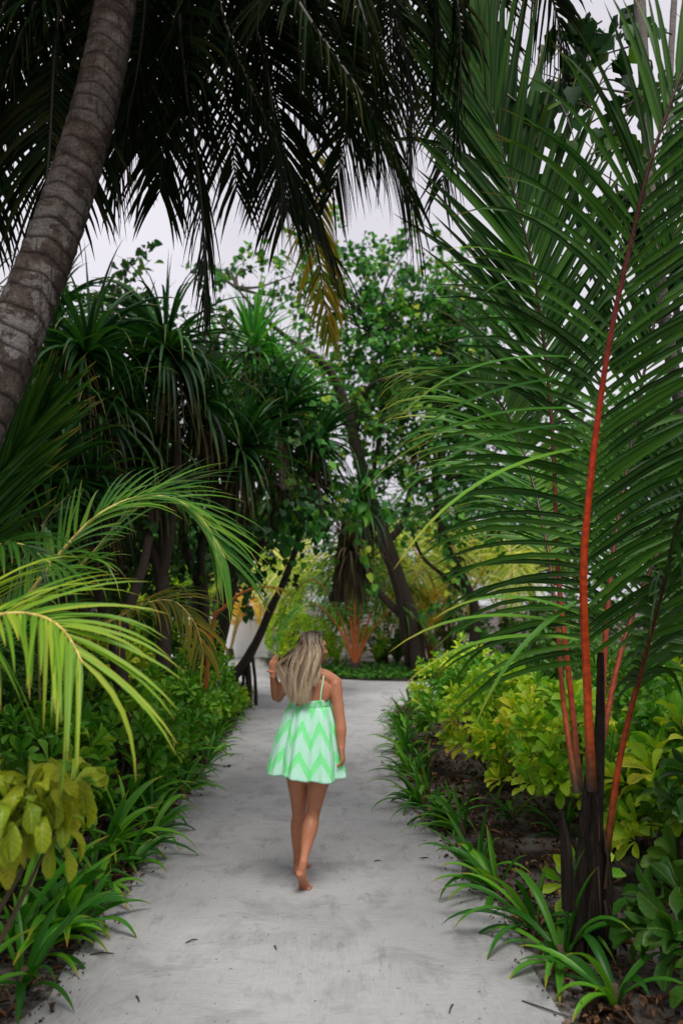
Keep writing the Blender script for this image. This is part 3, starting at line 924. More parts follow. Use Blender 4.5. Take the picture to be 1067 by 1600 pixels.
# ================================================================== SHRUBS
def bush(name, label, cx, cy, rx, ry, h, nros, leaf=.14, W=.062, mat='seal', group=None, per=9, base=.15, droop=.7, nstem=10, zc=.45, bottom=.0, pts=None):
    t = thing(name, (cx, cy, 0), label, 'shrub', group)
    d = rand_dirs(nros, -.35, 1)
    rad = RNG.uniform(.72, 1.05, nros) ** .7
    lump = 1 + .13 * np.sin(d[:, 0] * 7 + cx) + .11 * np.sin(d[:, 1] * 8 + cy * 2)
    rad = rad * lump
    c = np.array([cx, cy, h * zc])
    p = c + d * rad[:, None] * np.array([rx, ry, h * (1 - zc)])
    p[:, 2] = np.maximum(p[:, 2], bottom + .12 + RNG.random(nros) * .12)
    keep = np.array([not in_path(a, b) for a, b in p[:, :2]])
    # what would hang over the path is pushed back
    p[~keep, 0] = cx + (p[~keep, 0] - cx) * .72
    if pts is not None:
        p = np.array([tuple(q_) for q_ in pts], float)
    axis = nrm(d * np.array([1, 1, .6]) + np.array([0, 0, .85]) + RNG.normal(0, .22, (nros, 3)))
    mb = MB()
    n = nros * per
    ax = np.repeat(axis, per, 0)
    pc = np.repeat(p, per, 0)
    ref = nrm(np.cross(ax, RNG.normal(0, 1, (nros, 3)).repeat(per, 0)))
    ref2 = np.cross(ax, ref)
    k = np.tile(np.arange(per), nros)
    az = k * 2.39996 + np.repeat(RNG.uniform(0, 6.28, nros), per)
    el = np.radians(np.clip(72 - k * (62 / per) + RNG.normal(0, 9, n), -15, 85))
    rd = np.cos(az)[:, None] * ref + np.sin(az)[:, None] * ref2
    dd = np.cos(el)[:, None] * rd + np.sin(el)[:, None] * ax
    pc = pc - ax * (k * .006)[:, None]
    nn = np.sin(el)[:, None] * -rd + np.cos(el)[:, None] * ax
    rr = np.clip(np.repeat(RNG.beta(2, 2, nros), per) * .55 + RNG.random(n) * .35 + (k / per) * .22, 0, 1)
    size = np.repeat(RNG.uniform(.75, 1.15, nros), per) * RNG.uniform(.8, 1.1, n)
    strips(mb, pc + dd * .01, dd, nn + RNG.normal(0, .15, (n, 3)), leaf * size, W * size, RNG.normal(droop, .35, n), 6, 'spatula', .3, rnd=rr, wave=.03)
    mb.build('foliage', M[mat], t)
    sm = MB()
    for i in RNG.choice(nros, min(nstem, nros), replace=False):
        b = np.array([cx + (p[i, 0] - cx) * .35, cy + (p[i, 1] - cy) * .35, 0])
        mid = (b + p[i]) / 2 + np.array([RNG.normal(0, .05), RNG.normal(0, .05), -.05])
        tube(sm, [b, mid, p[i]], [.016, .012, .006], 6, n=8)
    sm.build('stem', M['stem'], t)
    return t


RG, LG = 'broad leaved shrubs right of the path', 'broad leaved shrubs left of the path'
RB = [  # x, y, rx, ry, h, nros, leaf, mat, label
    (1.95, 7.1, .62, .75, 1.02, 120, .17, 'seal', 'lit yellow green shrub nearest the path on the right, drooping over dead leaves'),
    (2.6, 6.3, .62, .6, 1.05, 90, .19, 'seal_mid', 'yellow green shrub directly behind the red palm stalks'),
    (3.55, 6.2, .7, .7, 1.25, 90, .2, 'seal_dark', 'large leaved shrub at the right edge just behind the red stalked palm'),
    (1.75, 8.6, .62, .8, 1.08, 130, .16, 'seal', 'dense bright shrub second from the camera along the right edge of the path'),
    (2.9, 8.0, .8, .8, 1.2, 130, .16, 'seal_mid', 'wide bright shrub seen between the red stalks and the lit path shrub'),
    (4.1, 8.2, .8, .9, 1.35, 110, .16, 'seal', 'tall bright shrub behind the right hand fronds at the frame edge'),
    (1.8, 10.4, .7, .9, 1.0, 130, .15, 'seal_mid', 'bright shrub third along the right edge where the path narrows'),
    (3.1, 10.2, .9, .9, 1.3, 140, .15, 'seal_dark', 'rounded green shrub behind the third path shrub on the right'),
    (1.95, 12.3, .75, .9, 1.15, 140, .14, 'seal', 'far shrub at the corner where the path turns right'),
    (3.4, 12.6, 1.0, 1.0, 1.5, 140, .14, 'seal_dark', 'darker green shrub behind the corner shrub on the right'),
    (5.2, 11.5, 1.2, 1.2, 1.9, 150, .16, 'seal_dark', 'big dark green shrub deep in the right bed'),
    (5.3, 6.9, 1.0, 1.0, 1.9, 110, .2, 'seal_dark', 'dark tall shrub beyond the right frame edge beside the red stalked palm'),
]
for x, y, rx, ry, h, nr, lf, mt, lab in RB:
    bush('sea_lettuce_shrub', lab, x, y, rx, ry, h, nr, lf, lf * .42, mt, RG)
bush('broadleaf_seedling', 'dark broad leaved plant at the right frame edge in front of the red palm', 1.86, 4.1, .32, .34, .66, 20, .23, .095, 'seal_dark', None, 9, nstem=6)
bush('broadleaf_seedling', 'low dark plant in the lower right corner of the bed', 1.92, 3.55, .3, .3, .4, 10, .17, .08, 'seal_dark', None, 8, nstem=4)
bush('broadleaf_seedling', 'small upright green seedling just left of the red palm foot', 1.38, 4.9, .12, .12, .5, 3, .2, .07, 'seal', None, 7, nstem=3, droop=.3)

bush('sea_lettuce_shrub', 'dark shrub with big drooping leaves behind the red palm foot at the frame edge', 2.45, 4.9, .5, .5, 1.0, 34, .2, .085, 'seal_dark', RG)
bush('sea_lettuce_shrub', 'nearly black low shrub filling the lower right corner', 2.25, 3.75, .45, .45, .7, 26, .18, .078, 'seal_dark', RG)
bush('sea_lettuce_shrub', 'yellow green shrub with hanging leaves just right of the red palm stalks', 2.35, 5.6, .42, .4, .95, 40, .19, .08, 'seal', RG)
LB = [
    (-2.55, 4.4, .55, .6, .95, 60, .19, 'seal_dark', 'dark green shrub behind the mustard leaved one on the left'),
    (-2.15, 5.1, .42, .5, .72, 46, .16, 'seal_dark', 'low shrub with pale green leaf rosettes beside the left strap leaves'),
    (-2.35, 6.3, .55, .7, .95, 100, .16, 'seal_mid', 'green shrub under the tip of the long yellow green frond'),
    (-2.1, 7.7, .6, .7, .95, 110, .15, 'seal_mid', 'shrub with a few tan curled leaves left of the path'),
    (-2.9, 7.6, .8, .8, 1.35, 120, .16, 'seal_dark', 'tall dark shrub behind the golden palm on the left'),
    (-2.0, 9.3, .6, .8, .95, 130, .14, 'seal_mid', 'shrub left of the path level with the narrow part'),
    (-2.9, 9.6, .9, 1.0, 1.5, 130, .15, 'seal', 'high bright green shrub under the curved bare stalk'),
    (-1.95, 11.2, .6, .8, 1.0, 130, .13, 'seal_mid', 'round bright green shrub left of the stilt rooted tree'),
    (-2.55, 12.4, .75, .9, 1.5, 150, .13, 'seal', 'upright bright shrub whose edge meets the white wall'),
    (-1.95, 13.3, .42, .6, .40, 60, .13, 'seal', 'low leafy shrub at the foot of the stilt roots'),
    (-3.9, 6.3, 1.0, 1.0, 1.7, 110, .2, 'seal_dark', 'tall dark shrub at the left frame edge under the dark fronds'),
    (-4.3, 8.6, 1.1, 1.1, 2.1, 120, .2, 'seal_dark', 'high dark shrub deep in the left bed'),
    (-4.2, 11.2, 1.2, 1.2, 2.3, 130, .18, 'seal_dark', 'high dark shrub deep in the left bed behind the arching frond'),
]
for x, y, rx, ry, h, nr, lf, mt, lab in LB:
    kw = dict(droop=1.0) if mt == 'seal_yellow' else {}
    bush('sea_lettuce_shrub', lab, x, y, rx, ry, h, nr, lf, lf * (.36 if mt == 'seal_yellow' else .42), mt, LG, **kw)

pts_ = [P(62, 1225, 3.25), P(15, 1262, 3.15), P(112, 1222, 3.45), P(-30, 1225, 3.2), P(55, 1262, 3.2), P(90, 1290, 3.35), P(-10, 1300, 3.15)]
bush('sea_lettuce_shrub', 'shrub with large drooping mustard yellow leaves at the left frame edge', -1.95, 3.4, .3, .3, .9, 7, .21, .068, 'seal_yellow', LG, 12, pts=pts_, droop=3.4, nstem=3)
# taller dark thickets closing both sides
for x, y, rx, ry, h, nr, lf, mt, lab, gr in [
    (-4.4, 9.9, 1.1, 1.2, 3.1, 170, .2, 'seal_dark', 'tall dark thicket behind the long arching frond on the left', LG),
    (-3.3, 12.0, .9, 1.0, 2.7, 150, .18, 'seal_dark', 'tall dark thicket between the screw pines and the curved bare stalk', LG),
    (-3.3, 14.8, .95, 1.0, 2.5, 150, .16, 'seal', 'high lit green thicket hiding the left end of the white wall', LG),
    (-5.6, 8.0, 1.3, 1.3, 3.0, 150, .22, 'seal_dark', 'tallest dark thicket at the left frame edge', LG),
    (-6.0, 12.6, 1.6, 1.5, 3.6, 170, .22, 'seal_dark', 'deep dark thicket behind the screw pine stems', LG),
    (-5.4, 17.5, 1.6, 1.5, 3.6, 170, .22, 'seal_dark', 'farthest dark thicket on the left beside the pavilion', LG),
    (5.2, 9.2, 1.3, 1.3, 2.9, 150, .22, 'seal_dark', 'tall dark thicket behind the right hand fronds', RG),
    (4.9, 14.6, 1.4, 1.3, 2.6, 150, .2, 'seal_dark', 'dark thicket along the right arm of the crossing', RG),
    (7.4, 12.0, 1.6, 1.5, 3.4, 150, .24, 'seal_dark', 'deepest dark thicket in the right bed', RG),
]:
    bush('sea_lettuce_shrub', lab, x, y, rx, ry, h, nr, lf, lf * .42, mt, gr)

# beyond the crossing path
FG = 'shrubs beyond the path crossing'
for x, y, rx, ry, h, nr, lf, mt, lab in [
    (-1.0, 20.6, .9, .9, 1.5, 190, .13, 'seal', 'pale lime shrub just left of the woman\'s head beyond the crossing'),
    (-1.55, 22.6, .8, .9, 1.9, 170, .13, 'seal', 'taller lime shrub under the small lantern beside the white wall'),
    (.1, 21.6, 1.0, .9, 1.5, 130, .13, 'seal', 'lime shrub directly behind the woman\'s head'),
    (3.4, 21.0, 1.2, 1.0, 1.6, 150, .15, 'seal_dark', 'shaded green shrub right of the orange stalked palm'),
    (5.4, 20.8, 1.4, 1.2, 1.9, 150, .15, 'seal_dark', 'dark shrub behind the drooping frond tips on the right'),
    (2.0, 22.4, 1.2, 1.0, 1.9, 130, .15, 'seal_dark', 'dark green shrub behind the orange stalked palm'),
]:
    bush('sea_lettuce_shrub', lab, x, y, rx, ry, h, nr, lf, lf * .42, mt, FG, nstem=6)

# ================================================================== STRAP LEAVED PLANTS on both edges
def strap_plant(label, x, y, L, n, group, lean=(0, 0), W=.042, mat='strap', el=(25, 80), droop=1.5):
    t = thing('strap_leaf_plant', (x, y, 0), label, 'plant', group)
    mb = MB()
    az = RNG.uniform(0, 2 * np.pi, n)
    e = np.radians(RNG.uniform(*el, n))
    d = np.stack([np.cos(az) * np.cos(e) + lean[0], np.sin(az) * np.cos(e) + lean[1], np.sin(e)], -1)
    d = nrm(d)
    side = np.stack([-np.sin(az), np.cos(az), np.zeros(n)], -1)
    nn = np.cross(side, d); nn[nn[:, 2] < 0] *= -1
    p = np.stack([x + np.cos(az) * .025, y + np.sin(az) * .025, RNG.uniform(.0, .06, n)], -1)
    sz = RNG.uniform(.55, 1.1, n)
    strips(mb, p, d, nn, L * sz, W * RNG.uniform(.8, 1.15, n), RNG.normal(droop, .35, n), 9, 'strap', .3)
    mb.build('foliage', M[mat], t)
    # pale leaf bases bundled into a short neck
    nk = MB()
    tube(nk, [(x, y, 0), (x, y, .05), (x, y, .10)], [.032, .03, .018], 8, n=5)
    nk.build('neck', M['stem'], t)
    return t


LP = [  # px,py of foot, length, leaves, label detail
    (8, 1480, .50, 13, 'nearest the camera in the lower left corner'),
    (82, 1470, .44, 12, 'arching over the pale sand at the lower left'),
    (-40, 1420, .5, 12, 'cut by the left frame edge under the mustard leaves'),
    (75, 1390, .52, 12, 'with long blades, second from the camera on the left'),
    (150, 1345, .52, 14, 'whose longest blade curls down onto the path below the mustard leaves'),
    (120, 1290, .45, 12, 'standing dark between the mustard leaves and the path'),
    (190, 1280, .5, 14, 'beside an orange dead blade at the left path edge'),
    (222, 1240, .5, 14, 'tall and bright, left of the path halfway to the woman'),
    (255, 1212, .48, 14, 'with blades reaching the sand halfway along the left edge'),
    (280, 1180, .48, 14, 'left of the woman\'s knees at the path edge'),
    (300, 1150, .46, 14, 'left of the woman\'s hem at the path edge'),
    (318, 1128, .45, 14, 'dark and dense left of the woman\'s skirt'),
    (345, 1108, .42, 12, 'farthest but one along the left edge of the path'),
    (362, 1092, .40, 12, 'at the far end of the left edge below the stilt roots'),
]
SG = 'strap leaved plants edging the left bed'
for px, py, L, n, lab in LP:
    q = G(px, py)
    strap_plant('green strap leaved plant ' + lab, q.x + .05, q.y, L * 1.4, n + 4, SG, lean=(.35, -.1), W=.06, droop=1.25)
RPL = [
    (652, 1262, .42, 12, 'with thin dark blades right of the woman\'s knees'),
    (640, 1215, .42, 14, 'spilling over the right path edge level with the woman\'s hem'),
    (632, 1178, .42, 16, 'in the dense dark row right of the woman\'s hand'),
    (634, 1150, .42, 16, 'second in the dense dark row at the right path edge'),
    (630, 1128, .42, 16, 'third in the dark row at the right path edge'),
    (640, 1112, .40, 14, 'at the far corner of the right bed'),
    (665, 1205, .40, 12, 'tucked under the lit shrub behind the right edge row'),
    (722, 1305, .46, 13, 'standing alone with broad upright blades on dead leaves'),
    (700, 1290, .36, 10, 'low and pale beside the lone broad bladed one'),
    (748, 1372, .36, 14, 'with narrow blades in front of the lone broad one'),
    (775, 1400, .40, 14, 'leaning over the sand in the middle of the right edge'),
    (835, 1462, .48, 12, 'reaching dark blades onto the path near the lower right'),
    (875, 1510, .46, 12, 'nearly black in the lower right shade'),
    (880, 1310, .34, 9, 'thin bladed at the left foot of the red palm'),
    (960, 1575, .42, 10, 'at the bottom right corner in deep shade'),
    (800, 1285, .3, 8, 'small and pale among dead leaves left of the red palm'),
]
SG2 = 'strap leaved plants edging the right bed'
for px, py, L, n, lab in RPL:
    q = G(px, py)
    strap_plant('green strap leaved plant ' + lab, q.x + .0, q.y, L * 1.15, n + 2, SG2, lean=(-.3, -.05), W=.045, droop=1.35)
for k, y in enumerate(np.arange(3.5, 15.0, .42)):
    strap_plant('small strap leaved plant filling the left edge row ' + ('beside the mustard leaves' if y < 4.8 else 'before the woman\'s feet' if y < 6.0 else 'level with the woman' if y < 9 else 'towards the stilt rooted trunk'), xl(y) - random.uniform(.02, .28), y + random.uniform(-.1, .1), random.uniform(.38, .55), 12, SG + ', small fillers', lean=(.3, -.1), W=.045, droop=1.3)
for k, y in enumerate(np.arange(6.9, 11.5, .5)):
    strap_plant('small strap leaved plant filling the right edge row ' + ('near the red palm foot' if y < 6 else 'level with the woman' if y < 9 else 'towards the crossing'), xr(y) + random.uniform(.02, .3), y + random.uniform(-.1, .1), random.uniform(.3, .45), 11, SG2 + ', small fillers', lean=(-.25, -.1), W=.036, droop=1.3)
for px, py, lab in [(430, 1040, 'at the foot of the lime shrub left of the woman'), (455, 1046, 'against the lime shrub just left of the woman\'s head')]:
    q = G(px, py)
    strap_plant('green strap leaved plant ' + lab, q.x, q.y + .5, .8, 22, 'strap leaved plants beyond the crossing', W=.05)
q = G(527, 1045)
strap_plant('pale green strap leaved plant standing in the low ground cover right of the woman\'s head', q.x, q.y, .85, 12, 'strap leaved plants beyond the crossing', W=.07, mat='frond_yellow', el=(50, 85), droop=.6)
for px, lab in [(590, 'in shade right of the orange stalks'), (622, 'darkest one below the dark tree foot')]:
    q = G(px, 1040)
    strap_plant('broad dark strap leaved plant ' + lab, q.x, q.y + .4, 1.1, 14, 'strap leaved plants beyond the crossing', W=.14, mat='seal_dark', el=(45, 85), droop=.7)

# low ground cover beyond the crossing
mb = MB()
n = 9000
x = RNG.uniform(-1.1, 8.5, n); y = 18.75 + RNG.random(n) ** 1.3 * 2.6
x0 = np.interp(x, [-.9, .5, 2.2, 8], [19.7, 18.8, 18.4, 18.7])
y = np.maximum(y, x0 + RNG.random(n) * .3)
z = .04 + RNG.random(n) * .22 * np.clip((y - x0) * 2.2, .3, 1)
dirs = rand_dirs(n, -.1, .8)
Z = nrm(RNG.normal(0, .5, (n, 3)) + np.array([0, -.3, 1]))
Xx = nrm(np.cross(dirs, Z)); Z = np.cross(Xx, dirs)
stamp(mb, OVAL_V, OVAL_F, np.stack([x, y, z], -1), Xx, dirs, Z, RNG.uniform(.06, .12, n))
o = mb.build('ground_cover', M['cover'])
tag(o, 'low dark green ground cover edging the far side of the crossing', 'ground cover', kind='stuff')

# ================================================================== SCREW PINES
def rosette(mb, c, axis, L, n, W=.055, lo=-50, hi=82, droop=1.3, seed=None):
    axis = nrm(np.array(axis, float))
    ref = nrm(np.cross(axis, [0.31, .9, .2])); ref2 = np.cross(axis, ref)
    k = np.arange(n)
    az = k * 2.0944 + k * .11 + RNG.normal(0, .1, n)
    el = np.radians(hi + (lo - hi) * (k / n) ** 1.1 + RNG.normal(0, 7, n))
    rd = np.cos(az)[:, None] * ref + np.sin(az)[:, None] * ref2
    d = np.cos(el)[:, None] * rd + np.sin(el)[:, None] * axis
    nn = -np.sin(el)[:, None] * rd + np.cos(el)[:, None] * axis
    p = np.array(tuple(c)) + axis * (.28 * (1 - k / n))[:, None] + rd * .03
    strips(mb, p, d, nn, L * RNG.uniform(.75, 1.1, n), W, RNG.normal(droop, .35, n), 8, 'pandan', .35)


def screw_pine(label, base, heads, group='screw pines behind the left shrubs', mat='pandan', name='screw_pine', dead=True, roots=0, rad=.09, trunk=None):
    """heads: (px,py,D,L,n,mat)"""
    t = thing(name, base, label, 'screw pine', group)
    tr = MB(); hub = None
    hs_ = [P(h[0], h[1], h[2]) for h in heads]
    zc = min(h.z for h in hs_) * .5
    fork = Vector((base[0], base[1], zc)) * .6 + Vector((sum(h.x for h in hs_) / len(hs_), sum(h.y for h in hs_) / len(hs_), zc)) * .4
    if trunk is None:
        tube(tr, [base, (Vector(base) + fork) / 2 + Vector((.05, 0, 0)), fork], [rad * 1.1, rad, rad * .9], 10, n=12, wob=.05)
        for h in hs_:
            mid = fork.lerp(h, .5) + Vector((random.gauss(0, .12), random.gauss(0, .12), -.12))
            tube(tr, [fork, mid, h + Vector((0, 0, -.05)), h + Vector((0, 0, .25))], [rad * .8, rad * .6, rad * .5, rad * .3], 9, n=14, wob=.05)
    else:
        tube(tr, trunk[0], trunk[1], 12, n=30, wob=.05)
    tr.build('trunk', M['bark'], t)
    for h, hd in zip(hs_, heads):
        mb = MB()
        rosette(mb, h, (random.gauss(0, .4), random.gauss(0, .35) - .15, 1), hd[3], int(hd[4] * 1.5), W=.066, droop=hd[6] if len(hd) > 6 else 1.3)
        mb.build('leaf_rosette', M[hd[5] if len(hd) > 5 else mat], t)
        if dead:
            mb = MB()
            k = 60
            az = RNG.uniform(0, 6.28, k)
            pp_ = np.array(tuple(h)) + np.stack([np.cos(az) * .1, np.sin(az) * .1, RNG.uniform(-.35, 0, k)], -1)
            dd = np.stack([np.cos(az) * .5, np.sin(az) * .5, -np.ones(k)], -1)
            strips(mb, pp_, dd, np.stack([np.cos(az), np.sin(az), np.zeros(k)], -1), RNG.uniform(.5, 1.0, k) * hd[3], .04, .9, 6, 'pandan', .3)
            mb.build('dead_leaves', M['pandan_dead'], t)
    return t


def gp_(px, D):
    q = P(px, 1000, D); return Vector((q.x, q.y, 0))


screw_pine('screw pine with a tall leaf spear and long hanging blades left of the sky gap', gp_(250, 9.5),
           [(270, 560, 9.3, 1.25, 95, 'pandan', 1.9), (205, 600, 9.8, 1.2, 75, 'pandan', 1.8), (315, 640, 9.9, 1.1, 60, 'pandan', 1.7)])
screw_pine('dark screw pine crowded behind the leaning coconut trunk', gp_(90, 8.6),
           [(125, 560, 8.4, 1.2, 85, 'pandan', 1.6), (70, 640, 8.2, 1.2, 70, 'pandan', 1.7), (165, 660, 8.8, 1.1, 65, 'pandan', 1.7)])
screw_pine('screw pine with star shaped dark head in the middle left over the arching frond', gp_(300, 11.4),
           [(372, 715, 10.6, 1.0, 85, 'pandan', 1.1), (330, 690, 11.4, 1.0, 60, 'pandan', 1.3)])
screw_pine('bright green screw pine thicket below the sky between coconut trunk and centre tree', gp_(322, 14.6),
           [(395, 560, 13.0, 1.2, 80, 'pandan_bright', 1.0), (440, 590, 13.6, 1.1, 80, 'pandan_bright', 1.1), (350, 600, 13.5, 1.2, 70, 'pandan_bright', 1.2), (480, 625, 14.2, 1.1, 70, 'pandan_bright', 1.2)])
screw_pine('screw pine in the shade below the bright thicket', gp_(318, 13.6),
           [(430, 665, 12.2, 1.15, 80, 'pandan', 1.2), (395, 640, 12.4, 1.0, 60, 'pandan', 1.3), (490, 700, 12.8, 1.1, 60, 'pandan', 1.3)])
screw_pine('tall screw pine farthest left behind the coconut trunk', gp_(-60, 9.5),
           [(20, 600, 9.8, 1.3, 80, 'pandan', 1.5), (-60, 560, 9.3, 1.3, 70, 'pandan', 1.5), (60, 520, 10.4, 1.2, 60, 'pandan', 1.3)])
screw_pine('low screw pine filling the dark gap under the hanging blades', gp_(200, 8.6),
           [(150, 770, 8.3, 1.0, 60, 'pandan', 1.4), (240, 730, 9.6, 1.0, 60, 'pandan', 1.5), (60, 780, 7.6, 1.0, 60, 'pandan', 1.4)])

# leaning screw pine on stilt roots, in front of the white wall
D0 = 14.2
sb = P(362, 1062, D0); sb.z = 0
tpts = [P(355, 1064, D0), P(378, 1042, D0), P(400, 1005, D0), P(422, 955, D0), P(445, 905, D0 - .1), P(463, 855, D0 - .2), P(476, 800, D0 - .3), P(488, 755, D0 - .4)]
st = screw_pine('black slanting screw pine trunk standing on stilt roots beside the path', sb, [(490, 760, D0 - .4, .9, 70, 'pandan', 1.4), (440, 790, D0 - .2, .7, 40, 'heart_dark', 1.2)], group=None, trunk=(tpts, [.09, .095, .078, .068, .06, .056, .052, .05]), dead=False)
for (x0_, y0_, x1_) in [(362, 1058, 354), (371, 1050, 366), (380, 1042, 378), (388, 1030, 392), (394, 1022, 401), (384, 1038, 386)]:
    one = MB()
    a = P(x0_, y0_, D0); b = P(x1_, y0_, D0 + random.uniform(-.3, .3)); b.z = 0
    tube(one, [a, a.lerp(b, .5) + Vector((.02, 0, 0)), b], [.03, .028, .034], 8, n=8, wob=.04)
    one.build('stilt_root', M['bark'], st)

# ================================================================== LEAFY TREES
def leaf_cloud(mb, blobs, n, size, tmpl='heart', clump=.28, nper=16, hang=.5, flat=1.0, twig=None):
    """leaves in clumps inside ellipsoids. blobs: (center Vector, (rx,ry,rz))"""
    vols = np.array([r[0] * r[1] * r[2] for _, r in blobs]) ** .75
    vols /= vols.sum()
    TV, TF = (HEART_V, HEART_F) if tmpl == 'heart' else (OVAL_V, OVAL_F)
    for (c, r), f in zip(blobs, vols):
        m = max(12, int(n * f))
        nc = max(3, m // nper)
        dd = rand_dirs(nc) * (RNG.random(nc) ** .4)[:, None] * np.array(r)
        cen = np.array(tuple(c)) + dd
        idx = RNG.integers(0, nc, m)
        if twig is not None:
            # leaves strung along real twigs
            td = nrm(dd * .8 + RNG.normal(0, .35, (nc, 3)) + np.array([0, 0, .05]))
            tl_ = RNG.uniform(.9, 2.2, nc) * clump * 2.0
            t_ = RNG.random(m) ** .8
            sag = np.array([0, 0, -.35]) * (t_ ** 2 * tl_[idx])[:, None]
            p = cen[idx] + td[idx] * (t_ * tl_[idx])[:, None] + sag + RNG.normal(0, size * .45, (m, 3))
            for q_ in range(nc):
                e_ = cen[q_] + td[q_] * tl_[q_]
                tube(twig, [cen[q_] - td[q_] * .15, cen[q_] + td[q_] * tl_[q_] * .5 + [0, 0, -.0875 * tl_[q_]], e_ + [0, 0, -.35 * tl_[q_]]], [.009, .006, .003], 3, cap=False)
            Yd = nrm(td[idx] * .5 + RNG.normal(0, .55, (m, 3)) + np.array([0, 0, -hang - .2]))
        else:
            p = cen[idx] + RNG.normal(0, clump, (m, 3)) * np.array([1, 1, .7 * flat])
            Yd = nrm(RNG.normal(0, .6, (m, 3)) + np.array([0, 0, -hang]))
        Z = nrm(RNG.normal(0, .7, (m, 3)) + np.array([0, -.15, .8]))
        X = nrm(np.cross(Yd, Z)); Z = np.cross(X, Yd)
        rn = np.clip(RNG.normal(.45, .25, m) + (RNG.random(nc)[idx] - .5) * .5, 0, 1)
        stamp(mb, TV, TF, p, X, Yd, Z, RNG.uniform(.6, 1.2, m) * size, rn)


def tree(name, label, base, trunk, blobs, n, size, mat='heart', group=None, tmpl='heart', clump=.28, hang=.5, bark='bark', twigs=3, limbs=True, lr=.04):
    """trunk: list of (points, radii) tubes. blobs: (px,py,D,r or (rx,ry,rz))"""
    t = thing(name, base, label, 'tree', group)
    tb = MB()
    for pl, rr in trunk:
        tube(tb, pl, rr, 10, n=28, wob=.04)
    bl = []
    ends = [np.array(tuple(p)) for pl, _ in trunk for p in pl[len(pl) // 2:]]
    for b in blobs:
        c = P(b[0], b[1], b[2]); r = b[3] if isinstance(b[3], tuple) else (b[3],) * 3
        bl.append((c, r))
        if limbs:
            e = min(ends, key=lambda q: np.linalg.norm(q - np.array(tuple(c))))
            for k in range(twigs):
                tgt = c + Vector(tuple(rand_dirs(1)[0] * np.array(r) * .8))
                mid = Vector(e).lerp(tgt, .5) + Vector((random.gauss(0, .15), random.gauss(0, .15), random.gauss(0, .12)))
                tube(tb, [e, mid, tgt], [lr, lr * .65, lr * .2], 6, n=10)
    mb = MB()
    leaf_cloud(mb, bl, n, size, tmpl, clump, hang=hang, twig=tb)
    tb.build('trunk', M[bark], t)
    mb.build('crown', M[mat], t)
    return t


b1 = P(655, 985, 19.3); b1.z = 0
tree('sea_hibiscus_tree', 'leaning heart leaved tree with black forked trunk behind the crossing at the centre', b1,
     [([b1, P(648, 985, 19.1), P(632, 935, 18.9), P(615, 880, 18.7), P(598, 830, 18.5), P(578, 775, 18.2), P(560, 715, 17.9), P(545, 655, 17.6), P(528, 605, 17.3), P(508, 570, 17.0), P(465, 540, 16.7), P(410, 495, 16.4), P(370, 450, 16.2)], [0.213, 0.188, 0.175, 0.163, 0.156, 0.150, 0.138, 0.138, 0.112, 0.094, 0.062, 0.044, 0.019]),
      ([P(548, 690, 17.8), P(556, 640, 17.7), P(580, 602, 17.5), P(622, 590, 17.2), P(668, 592, 17.0)], [0.075, 0.069, 0.056, 0.044, 0.019]),
      ([P(600, 850, 18.6), P(628, 820, 18.7), P(640, 770, 18.6), P(650, 700, 18.4), P(690, 600, 18.2), P(720, 500, 18.0)], [0.100, 0.088, 0.075, 0.062, 0.044, 0.019]),
      ([P(645, 975, 19.1), P(605, 940, 19.0), P(575, 900, 18.8), P(560, 850, 18.6), P(565, 780, 18.4)], [0.100, 0.088, 0.069, 0.056, 0.037]),
      ([P(576, 770, 18.2), P(590, 700, 18.3), P(600, 620, 18.2), P(590, 520, 18.0)], [0.062, 0.056, 0.044, 0.019])],
     [(600, 560, 18.4, 1.14), (660, 520, 18.9, 1.14), (720, 500, 18.9, 1.02), (600, 470, 18.4, 0.89), (560, 540, 17.9, 0.76), (640, 620, 18.3, 1.02), (720, 580, 18.9, 1.14), (590, 660, 18.7, 0.89), (690, 440, 18.9, 0.83), (660, 680, 18.7, 1.02),
      (430, 440, 17.4, 0.64), (480, 410, 17.7, 0.57), (540, 400, 17.9, 0.64), (360, 430, 17.3, 0.44), (620, 400, 18.4, 0.70), (740, 420, 18.9, 0.51), (540, 620, 18.1, 0.64), (600, 740, 18.9, 0.64), (720, 650, 19.3, 1.02), (520, 470, 17.9, 0.57), (480, 520, 17.7, 0.44)],
     11500, .135, 'heart')
tree('sea_hibiscus_tree', 'heart leaved branch cluster hanging low over the stilt rooted trunk', gp_(300, 13.6),
     [([gp_(300, 13.6), P(310, 900, 13.5), P(340, 790, 13.3), P(400, 750, 13.0), P(480, 745, 12.6)], [.09, .07, .05, .035, .02])],
     [(500, 760, 12.8, .35), (470, 800, 12.6, .32), (540, 790, 13, .35), (515, 825, 12.6, .28), (430, 790, 12.4, .3), (480, 690, 12.6, .4)], 520, .15, 'heart', hang=1.0)
b3 = gp_(735, 19.4)
tree('sea_hibiscus_tree', 'dark trunked tree wrapped in heart shaped vine leaves right of centre', b3,
     [([b3, P(742, 960, 19.2), P(728, 915, 19.0), P(705, 870, 18.8), P(690, 830, 18.6), P(680, 760, 18.4), P(700, 640, 18.2)], [.13, .12, .115, .10, .09, .07, .04]),
      ([P(735, 935, 19.1), P(700, 905, 19.0), P(660, 870, 19.0), P(640, 820, 19.0)], [.05, .045, .04, .03])],
     [(700, 850, 18.5, 0.39), (712, 900, 18.7, 0.36), (690, 780, 18.4, 0.77), (760, 740, 18.6, 1.16), (820, 700, 18.6, 1.29), (700, 935, 18.8, 0.32), (740, 560, 18.4, 1.03), (780, 610, 18.2, 1.03), (670, 730, 18.2, 0.77)], 3200, .15, 'heart')
b4 = gp_(600, 12.0)
hb = P(565, 800, 15.8)
sk = thing('screw_pine', gp_(640, 19.6), 'screw pine head trailing a black skirt of dead hanging leaves over the big lantern', 'screw pine', None)
mb = MB()
